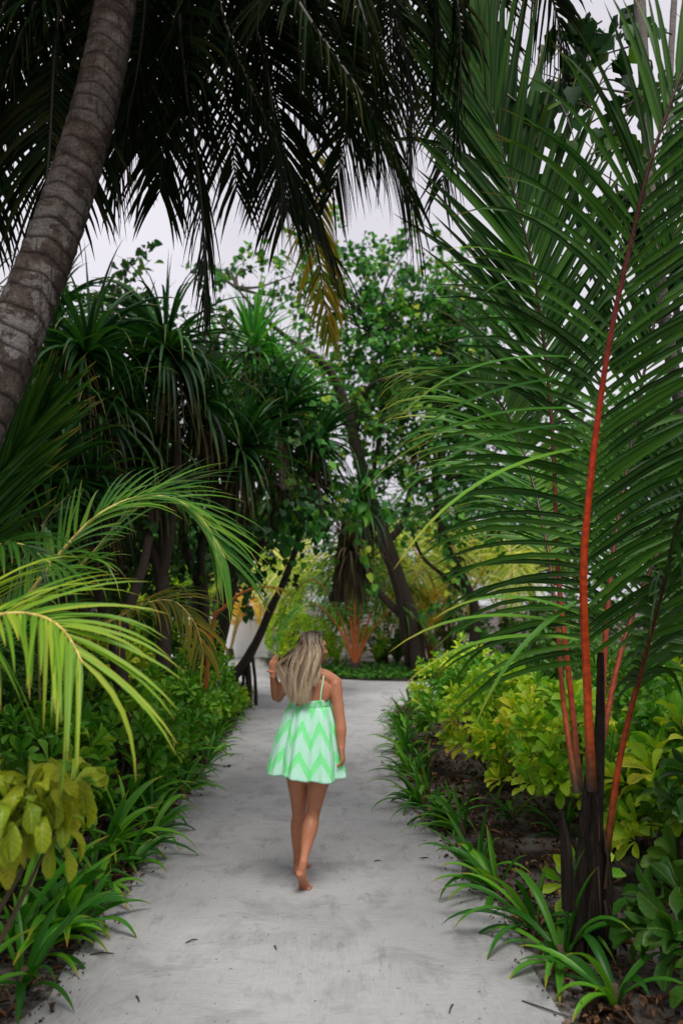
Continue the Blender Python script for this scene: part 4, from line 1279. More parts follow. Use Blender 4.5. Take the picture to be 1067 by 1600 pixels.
tube(mb, [gp_(640, 19.6), P(622, 930, 18.6), P(592, 850, 17.4), hb + Vector((0, 0, -.3)), hb], [.09, .08, .07, .06, .05], 10, n=20, wob=.05)
mb.build('trunk', M['bark'], sk)
mb = MB(); rosette(mb, hb, (0, -.1, 1), 1.25, 100, W=.065, droop=1.8); mb.build('leaf_rosette', M['pandan'], sk)
mb = MB(); rosette(mb, P(548, 870, 15.6), (-.1, -.2, .6), 1.0, 80, W=.05, droop=2.0); mb.build('leaf_rosette', M['pandan_dead'], sk)
mb = MB()
k = 420
az = RNG.uniform(0, 6.28, k); zz = RNG.uniform(-1.3, .0, k)
pp_ = np.array(tuple(hb)) + np.stack([np.cos(az) * .22 - .10 - zz * -.12, np.sin(az) * .22, zz], -1)
strips(mb, pp_, np.stack([np.cos(az) * .35, np.sin(az) * .35, -np.ones(k)], -1), np.stack([np.cos(az), np.sin(az), np.zeros(k)], -1), RNG.uniform(.5, .9, k), .045, .9, 6, 'pandan', .3)
mb.build('dead_leaves', M['pandan_dead'], sk)

b6 = gp_(180, 12.0)
tree('tangled_tree', 'dark leafy tree tangled among the screw pines left of the sky gap', b6,
     [([b6, P(190, 900, 11.9), P(230, 760, 11.6), P(260, 640, 11.3), P(220, 540, 11.2)], [.12, .11, .09, .06, .03]),
      ([P(235, 750, 11.6), P(330, 720, 11.6), P(440, 760, 11.8)], [.05, .04, .02]), ([P(255, 650, 11.3), P(340, 590, 11.6), P(455, 640, 12.4)], [.045, .04, .02])],
     [(150, 520, 11.3, .6), (210, 480, 11.5, .45), (330, 520, 12, .5), (110, 680, 10.5, .7), (220, 700, 11, .7), (300, 780, 11, .6), (180, 820, 10.5, .7), (60, 800, 9.5, .7), (340, 660, 11.8, .5), (190, 430, 12, .25), (420, 740, 12, .45), (400, 850, 13.5, .5)],
     4600, .12, 'heart_dark', hang=.8)
# top right: heart leaved vine and slender grey trunk
b5 = gp_(1190, 6.4)
tree('vine_tree', 'slim grey trunk at the upper right hung with large heart shaped vine leaves', b5,
     [([b5, P(1150, 1000, 6.3), P(1075, 700, 6.1), P(1024, 400, 5.8), P(1008, 150, 5.9), P(995, -60, 6.0), P(985, -300, 6.1)], [.05, .05, .05, .048, .045, .045, .04]),
      ([P(1060, 560, 7), P(1045, 200, 7.2), P(1055, -50, 7.3)], [.03, .03, .03])],
     [(830, 140, 5.0, .16), (850, 180, 5.0, .13), (905, 160, 5.4, .2), (960, 90, 5.6, .28), (930, 190, 5.6, .25), (1000, 200, 6.2, .35), (1040, 90, 6.2, .4), (1030, 330, 6.4, .4), (900, 60, 6, .2), (950, 300, 6.6, .35), (1050, 480, 6.6, .4), (980, 400, 7, .35), (880, 260, 6.2, .2)],
     620, .15, 'heart_dark', clump=.10, hang=1.2, bark='bark_grey', twigs=1, lr=.010)

# unseen trees, added out of frame so their crowns darken both beds
for sx_, lab in ((-1, 'added unseen tree over the left bed, its crown blocking light out of frame'), (1, 'added unseen tree over the right bed, its crown blocking light out of frame')):
    b = Vector((sx_ * 4.4, 2.6, 0))
    t = thing('added_shade_tree', b, lab, 'tree', 'added unseen trees darkening the beds')
    tb = MB(); tube(tb, [b, b + Vector((-sx_ * .2, 0, 2)), b + Vector((-sx_ * .5, .2, 4.2))], [.16, .13, .09], 10, n=12, wob=.04)
    bl = [(Vector((sx_ * x, y, z)), (r, r, r * .6)) for x, y, z, r in [(3.6 + .5 * (sx_ > 0), 2.3, 4.9, 1.2), (4.0 + .8 * (sx_ > 0), 4.2, 5.2, 1.3), (3.1, .9, 4.9, 1.1), (5.3, 6.0, 5.6, 1.5), (2.75 + .8 * (sx_ < 0), 2.4, 4.4, .6), (5.4, 3.0, 5.2, 1.3), (2.4 + .3 * (sx_ < 0), 1.0, 4.6, .6)]]
    for c, r in bl:
        e = b + Vector((-sx_ * .5, .2, 4.0)); tube(tb, [e, e.lerp(c, .5) + Vector((0, 0, .15)), c], [.06, .04, .012], 6, n=8)
    mb = MB(); leaf_cloud(mb, bl, 4200, .2, 'heart', .3, nper=14, hang=.5)
    tb.build('trunk', M['bark_grey'], t)
    mb.build('crown', M['heart_dark'], t)

# ================================================================== FAR PALMS beyond the crossing
def far_palm(label, base, fr, mat, rmat, L=1.1, n=34, W=.05, r0=.03):
    t = thing('feather_palm', base, label, 'palm tree', 'feather palms beyond the crossing')
    tb = MB(); tube(tb, [base, base + Vector((0, 0, .35))], [.16, .1], 10, n=5, wob=.05); tb.build('trunk', M['bark'], t)
    for az, ln, up, dr in fr:
        d = Vector((math.cos(R(az)), math.sin(R(az)), 0))
        b = base + Vector((0, 0, .25))
        frond(t, [b, b + d * ln * .22 + Vector((0, 0, up * .6)), b + d * ln * .55 + Vector((0, 0, up)), b + d * ln * .85 + Vector((0, 0, up * .85)), b + d * ln * 1.05 + Vector((0, 0, up * .55))],
              L=L, n=n, mat=mat, rmat=rmat, face=(-d.x * .5, -d.y * .5, 1), a0=60, a1=25, droop=.8, t0=.3, W=W, r0=r0, nseg=4)
    return t


far_palm('feather palm with orange stalks fanning up behind the ground cover', gp_(555, 19.6) + Vector((0, 0, 0)), [(90, .8, 2.6, 0), (120, 1.4, 2.4, 0), (60, 1.4, 2.5, 0), (160, 1.9, 2.1, 0), (20, 1.9, 2.1, 0), (100, 1.8, 1.8, 0), (200, 1.8, 1.5, 0), (-20, 1.8, 1.4, 0)], 'frond_mid', 'stalk_orange')
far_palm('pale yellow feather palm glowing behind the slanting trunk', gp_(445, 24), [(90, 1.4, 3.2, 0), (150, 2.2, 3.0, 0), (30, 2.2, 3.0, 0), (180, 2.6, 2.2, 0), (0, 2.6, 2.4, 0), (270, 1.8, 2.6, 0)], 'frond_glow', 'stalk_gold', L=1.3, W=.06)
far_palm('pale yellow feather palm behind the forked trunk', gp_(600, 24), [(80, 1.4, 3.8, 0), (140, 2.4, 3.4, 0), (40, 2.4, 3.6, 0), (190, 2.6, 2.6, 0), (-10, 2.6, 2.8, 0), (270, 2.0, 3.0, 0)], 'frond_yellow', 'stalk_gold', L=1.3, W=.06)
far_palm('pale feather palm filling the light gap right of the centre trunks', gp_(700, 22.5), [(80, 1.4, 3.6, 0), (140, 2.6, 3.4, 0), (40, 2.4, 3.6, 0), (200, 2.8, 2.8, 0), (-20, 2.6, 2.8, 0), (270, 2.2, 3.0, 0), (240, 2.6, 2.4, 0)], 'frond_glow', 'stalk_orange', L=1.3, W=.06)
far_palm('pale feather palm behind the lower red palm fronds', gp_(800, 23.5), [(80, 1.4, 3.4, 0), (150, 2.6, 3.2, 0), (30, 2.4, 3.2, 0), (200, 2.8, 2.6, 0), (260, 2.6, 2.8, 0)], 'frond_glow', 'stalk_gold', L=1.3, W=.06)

far_palm('small amber leaved palm hanging over the white wall', gp_(360, 25.6), [(10, 1.4, 1.7, 0), (40, 1.1, 1.9, 0), (-30, 1.2, 1.6, 0)], 'frond_amber', 'stalk_gold', L=.7, W=.05)
far_palm('amber leaved palm low behind the forked black trunk', gp_(672, 20.8), [(170, 1.2, 1.9, 0), (20, 1.2, 1.9, 0), (260, .9, 1.8, 0)], 'frond_amber', 'stalk_orange', L=.6, W=.05)

# ================================================================== FAR TREES
FT = 'trees closing the view beyond the garden'
far = [  # x, y, height, radius, leaves, label
    (-16, 26, 9.5, 4.2, 5200, 'far tree hidden mostly by the leaning coconut trunk'),
    (-10.5, 24, 8.6, 3.6, 5200, 'far dark tree behind the tall screw pines'),
    (-6.6, 29, 8.2, 3.2, 4200, 'far tree behind the bright screw pine thicket'),
    (-2.2, 37, 7.0, 3.2, 3000, 'farthest small tree seen through the gap left of centre'),
    (2.6, 36, 6.6, 3.2, 3000, 'farthest small tree behind the centre trunks'),
    (7.2, 30, 7.8, 3.6, 4200, 'far tree behind the long drooping frond on the right'),
    (11.0, 24, 8.8, 4.0, 5200, 'far tree behind the tall red palm'),
    (16.5, 25, 9.5, 4.4, 4200, 'far tree at the right edge behind the palm fronds'),
    (-7.2, 16.0, 6.2, 2.4, 4200, 'dark rounded tree behind the left screw pines'),
    (7.4, 15.5, 7.0, 2.6, 4200, 'dark rounded tree in the right bed behind the fronds'),
    (-5.6, 33, 4.6, 2.0, 2400, 'low far tree behind the white wall'),
]
for x, y, h, r, n, lab in far:
    b = Vector((x, y, 0))
    t = thing('broadleaf_tree', b, lab, 'tree', FT)
    tb = MB()
    fk = b + Vector((random.uniform(-.3, .3), 0, h * .38))
    tube(tb, [b, b.lerp(fk, .5) + Vector((.1, 0, 0)), fk], [.22, .18, .15], 10, n=10, wob=.05)
    bl = []
    for k in range(11):
        a = random.uniform(0, 6.28); rr = r * random.uniform(.15, .8)
        c = b + Vector((math.cos(a) * rr, math.sin(a) * rr * .8, h * random.uniform(.35, .86)))
        s = r * random.uniform(.28, .5)
        bl.append((c, (s, s, s * .8)))
        tube(tb, [fk, fk.lerp(c, .5) + Vector((0, 0, -.1)), c], [.09, .06, .02], 6, n=8)
    tb.build('trunk', M['bark'], t)
    mb = MB()
    leaf_cloud(mb, bl, int(n * 1.9), .27, 'oval', .38, nper=22, hang=.3)
    mb.build('crown', M['far'], t)

# ================================================================== WHITE WALL and house edge behind it
wm = simplemat('white_render', (.72, .72, .76), .85, .2, .06, 3, .15)
wt = thing('white_wall', P(385, 1000, 26.6) * 1.0, 'low white rendered garden wall seen left of the slanting trunk', 'wall')
wt.location.z = 0


def box(name, c, s, mat, parent=None, bev=.01):
    me = bpy.data.meshes.new(name)
    bm_ = __import__('bmesh').new()
    bmesh = __import__('bmesh')
    bmesh.ops.create_cube(bm_, size=1.0)
    for v in bm_.verts:
        v.co = Vector((v.co.x * s[0], v.co.y * s[1], v.co.z * s[2]))
    if bev:
        bmesh.ops.bevel(bm_, geom=list(bm_.edges), offset=bev, segments=2, affect='EDGES')
    bm_.to_mesh(me); bm_.free()
    me.materials.append(mat)
    o = bpy.data.objects.new(name, me)
    COL.objects.link(o)
    if parent is not None:
        o.parent = parent
        o.location = Vector(c) - world_loc(parent)
    else:
        o.location = Vector(c)
    return o


wc = P(385, 1000, 26.6)
box('wall_face', (wc.x - 1.1, 26.6, .62), (3.6, .24, 1.24), wm, wt)
box('coping', (wc.x - 1.1, 26.6, 1.275), (3.66, .32, .07), wm, wt)
# low dark roofed pavilion edge behind the wall
pv = thing('pavilion', (wc.x - 3.0, 30, 0), 'dark roofed low pavilion showing as a dark band above the white wall', 'building')
box('wall_face', (wc.x - 3.0, 30, 1.3), (5, 3, 2.6), simplemat('dark_timber', (.05, .045, .05), .8, .2, .3, 6), pv)  # timber walls in a mottled near-black tone
mbr = MB()
x0, x1, y0, y1, z0, z1 = wc.x - 6.0, wc.x - .2, 28, 32, 2.6, 3.7
vv = [(x0, y0, z0), (x1, y0, z0), (x1, y1, z0), (x0, y1, z0), (x0 + 1.4, 30, z1), (x1 - 1.4, 30, z1)]
mbr.add(vv, [(0, 1, 5, 4), (2, 3, 4, 5), (3, 2, 1, 0)], .5)
mbr.add(vv, [(1, 2, 5), (3, 0, 4)], .5)
mbr.build('roof', simplemat('thatch', (.10, .09, .085), .95, .1, .4, 25, .8), pv, smooth=False)

# ================================================================== WICKER LANTERNS
m, nt, out = newmat('dark_wicker')
wv = nt.nodes.new('ShaderNodeTexWave'); wv.inputs['Scale'].default_value = 22; wv.bands_direction = 'Z'
t_ = nt.nodes.new('ShaderNodeTexCoord'); nt.links.new(t_.outputs['Object'], wv.inputs['Vector'])
c = mixc(nt, wv.outputs['Fac'], (.012, .010, .012), (.05, .042, .05))
p = principled(nt, c, .7, .3, bump(nt, wv.outputs['Fac'], .8, .02)); nt.links.new(p.outputs[0], out.inputs['Surface'])
M['wicker'] = m


def lantern(label, px, py, D, w, h, zt, mat):
    c = P(px, py, D)
    t = thing('wicker_lantern', c, label, 'lantern', 'hanging lanterns beyond the crossing')
    sd_ = 24
    prof = [(.06, .5), (.42, .44), (.80, .28), (.97, .05), (1.0, -.2), (.95, -.5), (.88, -.5), (.9, -.2), (.85, .05)]
    V = []
    for (r, z) in prof:
        for k in range(sd_):
            a = 2 * math.pi * k / sd_
            rr = r * w / 2 * (1 + .02 * math.sin(12 * a))
            V.append((c.x + math.cos(a) * rr, c.y + math.sin(a) * rr, c.z + z * h))
    F = [(i * sd_ + j, i * sd_ + (j + 1) % sd_, (i + 1) * sd_ + (j + 1) % sd_, (i + 1) * sd_ + j) for i in range(len(prof) - 1) for j in range(sd_)]
    mb = MB(); mb.add(V, F); mb.build('lamp_shade', mat, t)
    fr = MB()
    for z, r in ((-.5, .93), (-.05, 1.0), (.28, .81)):
        tube(fr, [(c.x + math.cos(a) * r * w / 2, c.y + math.sin(a) * r * w / 2, c.z + z * h) for a in np.linspace(0, 2 * np.pi, 25)], .012, 6, cap=False)
    fr.build('frame', M['stalk_dark'], t)
    cb = MB(); tube(cb, [(c.x, c.y, c.z + h * .45), (c.x + .03, c.y + .05, zt)], .008, 5); cb.build('cord', M['stalk_dark'], t)
    return t


lantern('large dark dome shaped wicker lantern hanging beside the black leaf skirt', 527, 931, 16.2, .36, .22, 4.2, M['wicker'])
lantern('small grey wicker lantern hanging above the white wall', 421, 940, 22.5, .28, .30, 3.4, simplemat('grey_wicker', (.13, .11, .14), .7, .3, .4, 60))

# ================================================================== WOMAN walking away
m, nt, out = newmat('tanned_skin')
n1 = noise(nt, 20, 6, .65)
c = mixc(nt, n1, (.36, .135, .068), (.52, .22, .12))
p = principled(nt, c, .45, .4)
p.inputs['Subsurface Weight'].default_value = .08
p.inputs['Subsurface Radius'].default_value = (.02, .008, .004)
nt.links.new(p.outputs[0], out.inputs['Surface'])
M['skin'] = m

m, nt, out = newmat('streaked_blonde_hair')
c = ramp(nt, attr(nt, 'rnd'), [(0, (.06, .036, .022)), (.35, (.17, .11, .065)), (.7, (.45, .33, .20)), (1, (.80, .66, .46))])
rt = ramp(nt, attr(nt, 'along'), [(0, (1, 1, 1)), (.18, (.85, .85, .85)), (.50, (0, 0, 0))])
c = mixc(nt, mth(nt, 'MULTIPLY', rt, .88), c, (.022, .014, .010))
c = mixc(nt, ramp(nt, attr(nt, 'along'), [(.5, (0, 0, 0)), (1, (.5, .5, .5))]), c, (.55, .42, .28))
p = principled(nt, c, .45, .3)
nt.links.new(p.outputs[0], out.inputs['Surface'])
M['hair'] = m

WO = P(483, 1385, 5.3); WO.z = 0.0


def K(px, py, D=5.3):
    return P(px, py, D) - WO


def loft(mb, pts, rx, ry, xref=(1, 0, 0), n=24, sides=20, capk=4):
    """closed tube with elliptical section; rx along xref, ry across. Rounded ends."""
    rows = np.array([[*tuple(p), a, b] for p, a, b in zip(pts, rx, ry)], float)
    c = cat(rows, n)
    pts_, ra, rb = c[:, :3], np.maximum(c[:, 3], .002), np.maximum(c[:, 4], .002)
    T = nrm(np.gradient(pts_, axis=0))
    rings = []
    th_ = np.linspace(0, 2 * np.pi, sides, endpoint=False)

    def ring(p, t, a, b):
        X = np.array(xref, float); X = nrm(X - t * np.dot(X, t)); Y = np.cross(t, X)
        return p + (np.cos(th_) * a)[:, None] * X + (np.sin(th_) * b)[:, None] * Y
    rr0 = min(ra[0], rb[0])
    for k in range(capk, 0, -1):
        u = k / (capk + .35)
        s = math.sqrt(max(0, 1 - u * u))
        rings.append(ring(pts_[0] - T[0] * rr0 * u, T[0], ra[0] * s, rb[0] * s))
    for i in range(n):
        rings.append(ring(pts_[i], T[i], ra[i], rb[i]))
    rr1 = min(ra[-1], rb[-1])
    for k in range(1, capk + 1):
        u = k / (capk + .35)
        s = math.sqrt(max(0, 1 - u * u))
        rings.append(ring(pts_[-1] + T[-1] * rr1 * u, T[-1], ra[-1] * s, rb[-1] * s))
    V = np.array(rings)
    q = len(rings)
    ii, jj = np.meshgrid(np.arange(q - 1), np.arange(sides), indexing='ij')
    a0 = ii * sides + jj; b0 = ii * sides + (jj + 1) % sides
    F = np.stack([a0, b0, b0 + sides, a0 + sides], -1).reshape(-1, 4)
    VV = np.vstack([V.reshape(-1, 3), rings[0].mean(0)[None], rings[-1].mean(0)[None]])
    mb.add(VV, F)
    j = np.arange(sides)
    mb.F3.append(np.stack([(j + 1) % sides, j, np.full(sides, q * sides)], -1) + mb.n - len(VV))
    mb.F3.append(np.stack([(q - 1) * sides + j, (q - 1) * sides + (j + 1) % sides, np.full(sides, q * sides + 1)], -1) + mb.n - len(VV))


def ball(mb, c, r, ax=None, seg=16):
    """ellipsoid; r=(a,b,c) along columns of ax"""
    ax = np.eye(3) if ax is None else np.array(ax, float)
    th_ = np.linspace(0, np.pi, seg + 1); ph = np.linspace(0, 2 * np.pi, seg * 2, endpoint=False)
    V = []
    for t in th_:
        for f in ph:
            l = np.array([math.sin(t) * math.cos(f) * r[0], math.sin(t) * math.sin(f) * r[1], math.cos(t) * r[2]])
            V.append(np.array(tuple(c)) + l @ ax)
    s2 = seg * 2
    ii, jj = np.meshgrid(np.arange(seg), np.arange(s2), indexing='ij')
    a0 = ii * s2 + jj; b0 = ii * s2 + (jj + 1) % s2
    mb.add(V, np.stack([a0, a0 + s2, b0 + s2, b0], -1).reshape(-1, 4))


body = MB()
# ---- torso
loft(body, [(0, .02, .76), (0, .02, .84), (-.002, .015, .92), (-.002, .0, 1.0), (0, .0, 1.07), (.0, .01, 1.14), (.004, .015, 1.20), (.008, .015, 1.26), (.010, .008, 1.31), (.012, .004, 1.345)],
     [.15, .172, .165, .132, .118, .124, .130, .142, .150, .098], [.105, .118, .112, .092, .085, .092, .098, .092, .074, .055], n=40, sides=36)
# shoulder line
loft(body, [(-.150, .005, 1.30), (-.08, .0, 1.335), (.012, .0, 1.35), (.10, .0, 1.335), (.165, .0, 1.295)], [.042, .044, .05, .044, .042], [.042, .05, .06, .05, .044], xref=(0, 0, 1), n=22)
# shoulder blades
for s in (-1, 1):
    ball(body, (s * .072 + .01, -.052, 1.24), (.052, .022, .07))
    loft(body, [(s * .090, -.01, 1.18), (s * .112, -.012, 1.23), (s * .145, -.008, 1.275)], [.030, .034, .038], [.040, .042, .040], n=8)
# neck
loft(body, [(.012, .0, 1.32), (.013, .005, 1.37), (.016, .016, 1.43), (.018, .022, 1.47)], [.055, .046, .045, .046], [.05, .045, .047, .05], n=12)
# ---- head, turned to the right
f = np.array(nrm(np.array([.90, .42, -.10])))
s_ = nrm(np.cross(f, [0, 0, 1.0]))       # to her right-back side in view
u_ = np.cross(s_, f)
AX = np.array([s_, f, u_])
HC = np.array([.016, .035, 1.515])


def hd(a, b, c):
    return HC + s_ * a + f * b + u_ * c


ball(body, hd(0, -.012, .018), (.070, .088, .082), AX, 18)
ball(body, hd(0, .020, -.015), (.062, .066, .082), AX, 16)
ball(body, hd(0, .038, -.055), (.046, .046, .042), AX, 14)     # jaw
ball(body, hd(0, .070, -.078), (.020, .016, .016), AX, 12)     # chin
ball(body, hd(0, .056, .030), (.050, .028, .030), AX, 12)      # forehead and brow
ball(body, hd(0, .082, -.043), (.021, .010, .006), AX, 10)     # upper lip
ball(body, hd(0, .080, -.054), (.018, .010, .007), AX, 10)     # lower lip
for s in (-1, 1):
    ball(body, hd(s * .034, .060, -.022), (.020, .018, .022), AX, 10)   # cheeks
    ball(body, hd(s * .010, .088, -.022), (.008, .010, .007), AX, 8)
    ball(body, hd(s * .072, -.004, -.010), (.008, .016, .028), AX, 10)  # ears
loft(body, [hd(0, .080, .018), hd(0, .088, .0), hd(0, .102, -.020)], [.008, .009, .011], [.008, .010, .010], xref=s_, n=8, sides=12)


# ---- arms
def arm(S, E, W, r):
    S, E, W = Vector(S), Vector(E), Vector(W)
    loft(body, [S, S.lerp(E, .35), S.lerp(E, .75), E, E.lerp(W, .25), E.lerp(W, .6), W], [r[0], r[1], r[2], r[3], r[4], r[5], r[6]],
         [r[0], r[1], r[2], r[3], r[4], r[5] * .9, r[6] * .8], n=34, sides=18)


RS = (.160, -.004, 1.285); RE = K(532, 1131, 5.25); RW = K(533.5, 1170, 5.22)
arm(RS, RE, RW, [.048, .041, .036, .035, .037, .030, .023])
LS = (-.152, .01, 1.285); LE = K(433.5, 1090, 5.42); LW = K(427, 1056, 5.30)
arm(LS, LE, LW, [.046, .040, .035, .034, .037, .031, .023])


def hand(Wp, d, nrm_palm, curl, thumb_side, spread=.06, scale=1.0, curls=None, thumb_dir=None):
    """Wp wrist, d hand direction, nrm_palm palm facing direction. thumb on +side*thumb_side"""
    d = nrm(np.array(tuple(d), float)); pn = np.array(tuple(nrm_palm), float); pn = nrm(pn - d * np.dot(pn, d))
    sd_ = np.cross(d, pn) * thumb_side
    Wp = np.array(tuple(Wp), float)
    L = .082 * scale
    loft(body, [Wp - d * .01, Wp + d * L * .3, Wp + d * L * .75, Wp + d * L], [.022, .032 * scale, .038 * scale, .036 * scale], [.016, .015, .013, .011], xref=sd_, n=10, sides=16)
    fl = [.070, .078, .073, .056]
    for i in range(4):
        off = (.029 - i * .0195) * scale
        base = Wp + d * L * (.93 - .04 * abs(i - 1.2)) + sd_ * off
        cu = (curls[i] if curls else curl) + i * .06
        pts_ = [base - d * .012]; dd = d + sd_ * (.12 - i * .08) * spread / .06
        dd = nrm(dd); p_ = base
        pts_.append(p_)
        for sgm in (.46, .30, .24):
            ang = cu * (.7 if sgm == .46 else 1.0)
            dd = nrm(dd * math.cos(ang) + pn * math.sin(ang))
            p_ = p_ + dd * fl[i] * scale * sgm
            pts_.append(p_)
        r_ = [.0088, .0086, .0078, .0070, .0058]
        loft(body, pts_, [x * scale for x in r_], [x * scale for x in r_], xref=sd_, n=16, sides=10, capk=3)
    tb_ = Wp + d * .022 * scale + sd_ * .020 * scale
    td = nrm(sd_ * .8 + d * .6 + pn * .2) if thumb_dir is None else nrm(np.array(thumb_dir, float))
    pts_ = [Wp + d * .012, tb_ + td * .008, tb_ + td * .032 * scale, tb_ + (td * .055 + d * .006) * scale]
    loft(body, pts_, [.013, .0125, .0098, .0072], [.013, .0125, .0098, .0072], xref=pn, n=12, sides=10, capk=3)


# right hand hanging, half closed, palm towards the thigh
hand(RW, (.16, .06, -1), (-1, .25, .0), .55, 1, curls=[.45, .55, .62, .68], scale=.92)
# left hand lifted beside the head, fingers up, thumb out to the side
hand(LW, (-.02, .10, 1), (.55, .80, .0), .14, -1, curls=[.06, .12, .25, .35], scale=.95, thumb_dir=(-1, .0, .10))

# ---- legs
def leg(H, Kn, A, rr):
    H, Kn, A = Vector(H), Vector(Kn), Vector(A)
    pts_ = [H, H.lerp(Kn, .35), H.lerp(Kn, .75), Kn, Kn.lerp(A, .12), Kn.lerp(A, .33) + Vector((0, -.012, 0)), Kn.lerp(A, .6), Kn.lerp(A, .85), A]
    loft(body, pts_, rr, [x * 1.04 for x in rr], n=50, sides=22)


LH = (-.082, .03, .82); LKn = K(467, 1266, 5.45); LA = K(464.5, 1349, 5.60)
RH = (.080, .0, .82); RKn = K(490, 1264, 5.34); RA = K(474, 1346, 5.20)
leg(LH, LKn, LA, [.088, .076, .056, .047, .045, .051, .041, .028, .026])
leg(RH, RKn, RA, [.088, .078, .058, .048, .045, .052, .042, .028, .026])


def foot(A, Hl, B, T, side, toe_dir):
    A, Hl, B, T = [np.array(tuple(v), float) for v in (A, Hl, B, T)]
    mid = (Hl + B) / 2 + np.array([0, 0, .022])
    loft(body, [A, A * .5 + Hl * .5 + (B - Hl) * .06, Hl + (B - Hl) * .12], [.026, .027, .028], [.028, .030, .030], n=8, sides=14)
    loft(body, [Hl, Hl + (B - Hl) * .25 + [0, 0, .016], mid, B + [0, 0, .006]], [.026, .029, .033, .040], [.025, .030, .027, .016], xref=side, n=18, sides=18)
    loft(body, [A, A * .55 + mid * .45, mid], [.024, .026, .026], [.026, .028, .024], n=8, sides=14)
    td = nrm(np.array(toe_dir, float)); sd_ = nrm(np.array(side, float))
    for i in range(5):
        o_ = (-.030 + i * .0150)
        ln = [.050, .046, .042, .037, .031][i]; rr = [.0125, .0092, .0088, .0084, .0080][i]
        b_ = B + sd_ * o_ - td * .012
        loft(body, [b_, b_ + td * ln * .6 + np.array([0, 0, .004]), b_ + td * ln], [rr, rr, rr * .85], [rr, rr * .95, rr * .8], xref=sd_, n=8, sides=10, capk=3)


# rear right foot rolling off its toes
Hl = K(468.5, 1366, 5.19); B = K(476, 1386, 5.30); B.z = .018
foot(RA, Hl, B, None or B, (-1, .35, 0), (.28, 1, -.02))
# front left foot flat, turned out a little
Hl = LA + Vector((0, -.02, -.01)); Hl.z = .026
B = Hl + Vector((.045, .150, 0)); B.z = .016
foot((LA.x, LA.y, max(LA.z, .07)), Hl, B, B, (-1, .3, 0), (.25, 1, 0))

woman = thing('person', WO, 'blonde woman in neon green and white mini dress walking away barefoot, hand at her hair', 'person')
tmp = MB(); tmp.V, tmp.F3, tmp.F4, tmp.A, tmp.n = body.V, body.F3, body.F4, body.A, body.n
bo = tmp.build('body_raw', M['skin'])
rm = bo.modifiers.new('fuse', 'REMESH'); rm.mode = 'VOXEL'; rm.voxel_size = .0042; rm.use_smooth_shade = True
sm = bo.modifiers.new('soften', 'SMOOTH'); sm.factor = .5; sm.iterations = 5
dg = bpy.context.evaluated_depsgraph_get()
me = bpy.data.meshes.new_from_object(bo.evaluated_get(dg))
bpy.data.objects.remove(bo)
me.name = 'body'
me.materials.clear(); me.materials.append(M['skin'])
me.polygons.foreach_set('use_smooth', np.ones(len(me.polygons), bool))
bodyo = bpy.data.objects.new('body', me)
COL.objects.link(bodyo); bodyo.parent = woman

wloc = np.array(tuple(WO))


def pbuild(mbx, name, mat, parent=woman):
    for i, v in enumerate(mbx.V):
        mbx.V[i] = v + wloc
    return mbx.build(name, mat, parent)


# eyes and brows
for s, nm in ((-1, 'a'), (1, 'b')):
    e = MB(); ball(e, hd(s * .029, .061, .004), (.011, .011, .011), AX, 12)
    eo = pbuild(e, 'eye', simplemat('eye_white', (.75, .73, .7), .2, .5, .02))
    e = MB(); ball(e, hd(s * .029, .0705, .004), (.0055, .003, .0055), AX, 8)
    pbuild(e, 'iris', simplemat('iris_brown', (.06, .035, .02), .15, .5, .1), eo)
    e = MB(); loft(e, [hd(s * .014, .084, .026), hd(s * .030, .082, .030), hd(s * .046, .070, .026)], [.003, .0035, .002], [.002, .002, .001], n=8, sides=8)
    pbuild(e, 'eyebrow', M['stem'])

# ---- dress
m, nt, out = newmat('neon_chevron_cotton')
uv = nt.nodes.new('ShaderNodeUVMap'); uv.uv_map = 'cloth'
sx = nt.nodes.new('ShaderNodeSeparateXYZ'); nt.links.new(uv.outputs['UV'], sx.inputs[0])
# u in metres round the skirt, v in metres down from the top
tri = mth(nt, 'PINGPONG', sx.outputs['X'], .075)
zz = mth(nt, 'ADD', sx.outputs['Y'], mth(nt, 'MULTIPLY', tri, 1.6))
wob = noise(nt, 30, 3, vec=uv.outputs['UV'])
zz = mth(nt, 'ADD', zz, mth(nt, 'MULTIPLY', mth(nt, 'SUBTRACT', wob, .5), .022))
fr_ = mth(nt, 'FRACT', mth(nt, 'DIVIDE', mth(nt, 'ADD', zz, .12), .185))
band = ramp(nt, fr_, [(0, (0, 0, 0)), (.05, (.95, .95, .95)), (.38, (.85, .85, .85)), (.46, (.1, .1, .1)), (.88, (.04, .04, .04)), (.905, (.5, .5, .5)), (.93, (.5, .5, .5)), (.955, (0, 0, 0))])
wv = nt.nodes.new('ShaderNodeTexVoronoi'); wv.inputs['Scale'].default_value = 240
nt.links.new(uv.outputs['UV'], wv.inputs['Vector'])
tex = mth(nt, 'GREATER_THAN', wv.outputs['Distance'], .62)
gr = mixc(nt, mth(nt, 'MULTIPLY', tex, .7), (.19, .95, .30), (.44, .95, .54))
wh = mixc(nt, mth(nt, 'MULTIPLY', noise(nt, 60, 3, vec=uv.outputs['UV']), .5), (.66, .93, .83), (.44, .93, .66))
c = mixc(nt, band, wh, gr)
# hem and waist stitching
p = principled(nt, c, .85, .15, bump(nt, wv.outputs['Distance'], .25, .002))
tr = nt.nodes.new('ShaderNodeBsdfTranslucent'); nt.links.new(c, tr.inputs['Color'])
ms = nt.nodes.new('ShaderNodeMixShader'); ms.inputs[0].default_value = .22
nt.links.new(p.outputs[0], ms.inputs[1]); nt.links.new(tr.outputs[0], ms.inputs[2]); nt.links.new(ms.outputs[0], out.inputs['Surface'])
M['dress'] = m
M['strap_cloth'] = simplemat('pale_green_strap', (.45, .85, .5), .8, .2, .1, 50)


